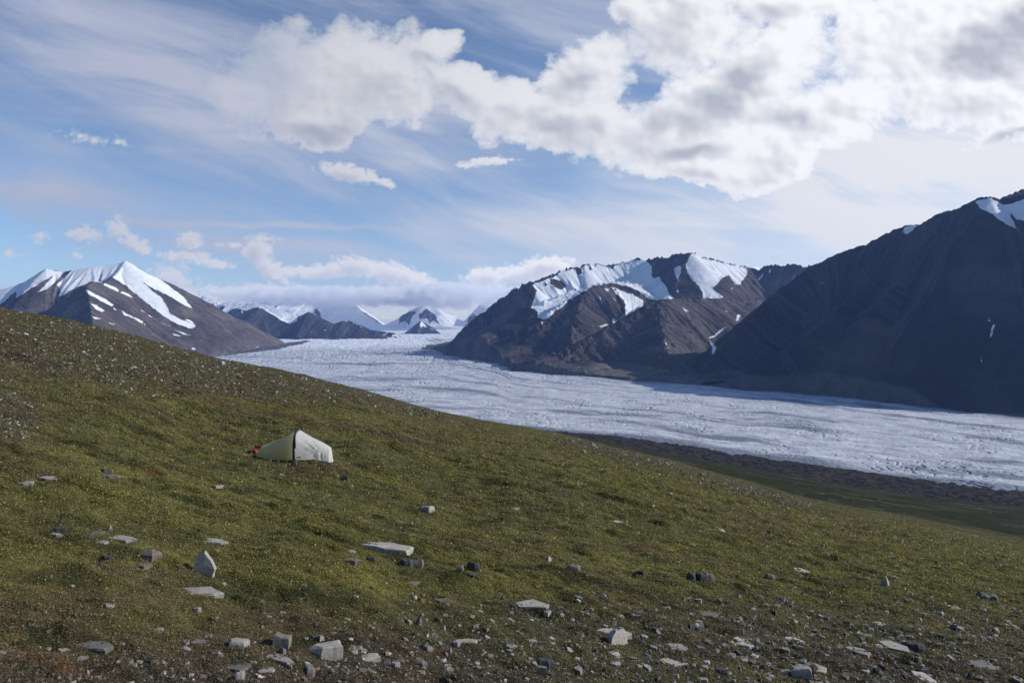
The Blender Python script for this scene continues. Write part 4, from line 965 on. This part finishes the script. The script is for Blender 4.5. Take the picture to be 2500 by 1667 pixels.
for k, (a0, a1) in enumerate(((0, 5.0), (5.8, 9.2))):
    V = [(bx0+a0*S, yb, .10+tz(bx0, yb)), (bx0+a1*S, yb+.004, .10+tz(bx0, yb)), (bx0+a1*S, yb+.012, .10+3*S+tz(bx0, yb)), (bx0+a0*S, yb+.008, .10+3*S+tz(bx0, yb))]
    V += [(a_x, b_y+.006, c_z) for a_x, b_y, c_z in V]; mesh_from('badge', V, [(0,1,2,3),(7,6,5,4),(0,4,5,1),(1,5,6,2),(2,6,7,3),(3,7,4,0)], BK, tent)
for (ax_, ay_, az_), (bx_, by_) in (((SR[0][0], SR[0][1], .12), (SR[0][0]+.45, SR[0][1]-.35)), ((SR[-1][0], SR[-1][1], .12), (SR[0][0]+.5, SR[-1][1]+.35)), ((SL[0][0], SL[0][1], .1), (SL[0][0]-.5, SL[0][1]-.25)), ((10*S, -WH, .18), (12*S, -WH-.3)), ((0, WH*.6, HG*.8), (-.1, WH+1.0))):
    g_ = mesh_from('guy_line', *tube([(ax_, ay_, az_+tz(ax_, ay_)), (bx_, by_, tz(bx_, by_)+.02)], .003, 5), CORD, tent)
    mesh_from('peg', *tube([(bx_, by_, tz(bx_, by_)+.05), (bx_+.02, by_, tz(bx_, by_)-.06)], .006, 6), PEG, tent)
# red bags beside the left end of the tent
def sack(u, v, wpx, hpx, label, seed, behind=.0, cat='bag'):
    y = ty_ + behind; x = float(xray(u))*y; k = y/F; W_, H_ = wpx*k, hpx*k; zc = float(zray(v))*y; zg_ = float(ground_z(np.array([x]), np.array([y]))[0])
    root = empty('stuff_sack', (x, y, zg_)); tag(root, label, cat, 'red bags by the tent')
    r = np.random.default_rng(seed); pts = []; rads = []
    hz_ = max(zc - zg_, H_*.5)
    for i in range(9):
        s_ = i/8; pts.append(((s_-.5)*W_, .03*math.sin(s_*5), hz_*(.55+.45*1) - H_*.5 + H_*.25*s_*0 + .01*math.sin(s_*7))); rads.append(H_*.5*(math.sin(math.pi*(.08+.84*s_))**.45)*(1+.12*math.sin(s_*19)))
    V, Fc = tube([(a, b_, H_*.45) for a, b_, c in pts], rads, 12); mesh_from('body', V, Fc, RED, root, True)
    V, Fc = tube([(-W_*.5, 0, H_*.45), (-W_*.62, .02, H_*.6)], [H_*.2, H_*.28], 8); mesh_from('drawn_neck', V, Fc, BK, root, True)
    V, Fc = tube([(W_*.1, -H_*.45, H_*.5), (W_*.12, 0, H_*.98), (W_*.1, H_*.4, H_*.5)], H_*.07, 6); mesh_from('strap', V, Fc, BK, root, True)
sack(616, 1090, 20, 12, 'dark red bag lying left of the end of the tent', 1, behind=1.2)
sack(634, 1080, 22, 11, 'brighter red bag lying behind the low end of the tent', 2, behind=2.3)
# ================================================================ air and cloud at the head of the valley
def box_mesh(name, x0, x1, y0, y1, z0, z1, mat):
    V = [(x, y, z) for z in (z0, z1) for y in (y0, y1) for x in (x0, x1)]
    return mesh_from(name, V, [(0,2,3,1),(4,5,7,6),(0,1,5,4),(2,6,7,3),(0,4,6,2),(1,3,7,5)], mat)
def vol_mat(name):
    m = bpy.data.materials.new(name); m.use_nodes = True; t = NT(m.node_tree)
    m.node_tree.nodes.remove(m.node_tree.nodes['Principled BSDF'])
    pv = t.new('ShaderNodeVolumePrincipled'); t.l.new(pv.outputs[0], m.node_tree.nodes['Material Output'].inputs['Volume'])
    return m, t, pv
m, t, pv = vol_mat('haze_air')
pv.inputs['Color'].default_value = (.30, .49, 1, 1); pv.inputs['Density'].default_value = 1.5e-5; pv.inputs['Anisotropy'].default_value = .25
hz = box_mesh('haze', -26000, 26000, -60, 27500, -640, 1560, m); tag(hz, 'thin blue air between the camera and the far mountains', 'haze', kind='stuff')
def cloud_puff(name, u, v, y, wpx, hpx, depth, dens, label, seed):
    import bmesh
    bm = bmesh.new(); bmesh.ops.create_icosphere(bm, subdivisions=4, radius=1)
    for q in bm.verts:
        p = q.co; k = 1 + .22*float(fbm(p.x*1.7+seed, p.y*1.7+p.z*2.1, 3, seed)) ; q.co = p*k
    me = bpy.data.meshes.new(name); bm.to_mesh(me); bm.free()
    o = bpy.data.objects.new(name, me); COL.objects.link(o)
    o.location = (float(xray(u))*y, y, float(zray(v))*y); o.scale = (wpx/F*y, depth, hpx/F*y)
    m, t, pv = vol_mat('cloud_vapour')
    tc = t.new('ShaderNodeTexCoord').outputs['Object']
    ge = t.new('ShaderNodeNewGeometry').outputs['Position']
    r_ = t.vmath('LENGTH', tc)
    n_ = t.noise(ge, .0030, 5, .6); 
    f = t.math('ADD', t.math('SUBTRACT', 1.0, r_), t.math('MULTIPLY', t.math('SUBTRACT', n_, .5), 2.0))
    t.put(pv.inputs['Density'], t.map(f, .08, .45, 0, dens)); pv.inputs['Color'].default_value = (1, 1, 1, 1); pv.inputs['Anisotropy'].default_value = 0
    me.materials.append(m); tag(o, label, 'cloud', 'low clouds over the head of the glacier', 'stuff')
    return o
cloud_puff('low_cloud', 800, 724, 21400, 330, 30, 1100, .0032, 'long low cloud lying on the far snow peaks left of centre', 31)
cloud_puff('low_cloud', 1085, 722, 21600, 215, 38, 1200, .0032, 'thick low cloud hiding the far snow peaks beside the cliff', 37)
VB = 10
# ---------------------------------------------------------------- render settings
sc.view_settings.view_transform = 'Standard'; sc.view_settings.look = 'None'
sc.view_settings.exposure = .15; sc.view_settings.gamma = 1; sc.view_settings.use_curve_mapping = False
cy = sc.cycles
cy.max_bounces = 6; cy.diffuse_bounces = 2; cy.glossy_bounces = 2; cy.transmission_bounces = 3; cy.volume_bounces = VB if 'VB' in globals() else 1
cy.transparent_max_bounces = 8; cy.caustics_reflective = False; cy.caustics_refractive = False
cy.use_denoising = True; cy.denoising_prefilter = 'ACCURATE'; cy.denoising_input_passes = 'RGB_ALBEDO_NORMAL'; cy.use_adaptive_sampling = True; cy.adaptive_threshold = .01
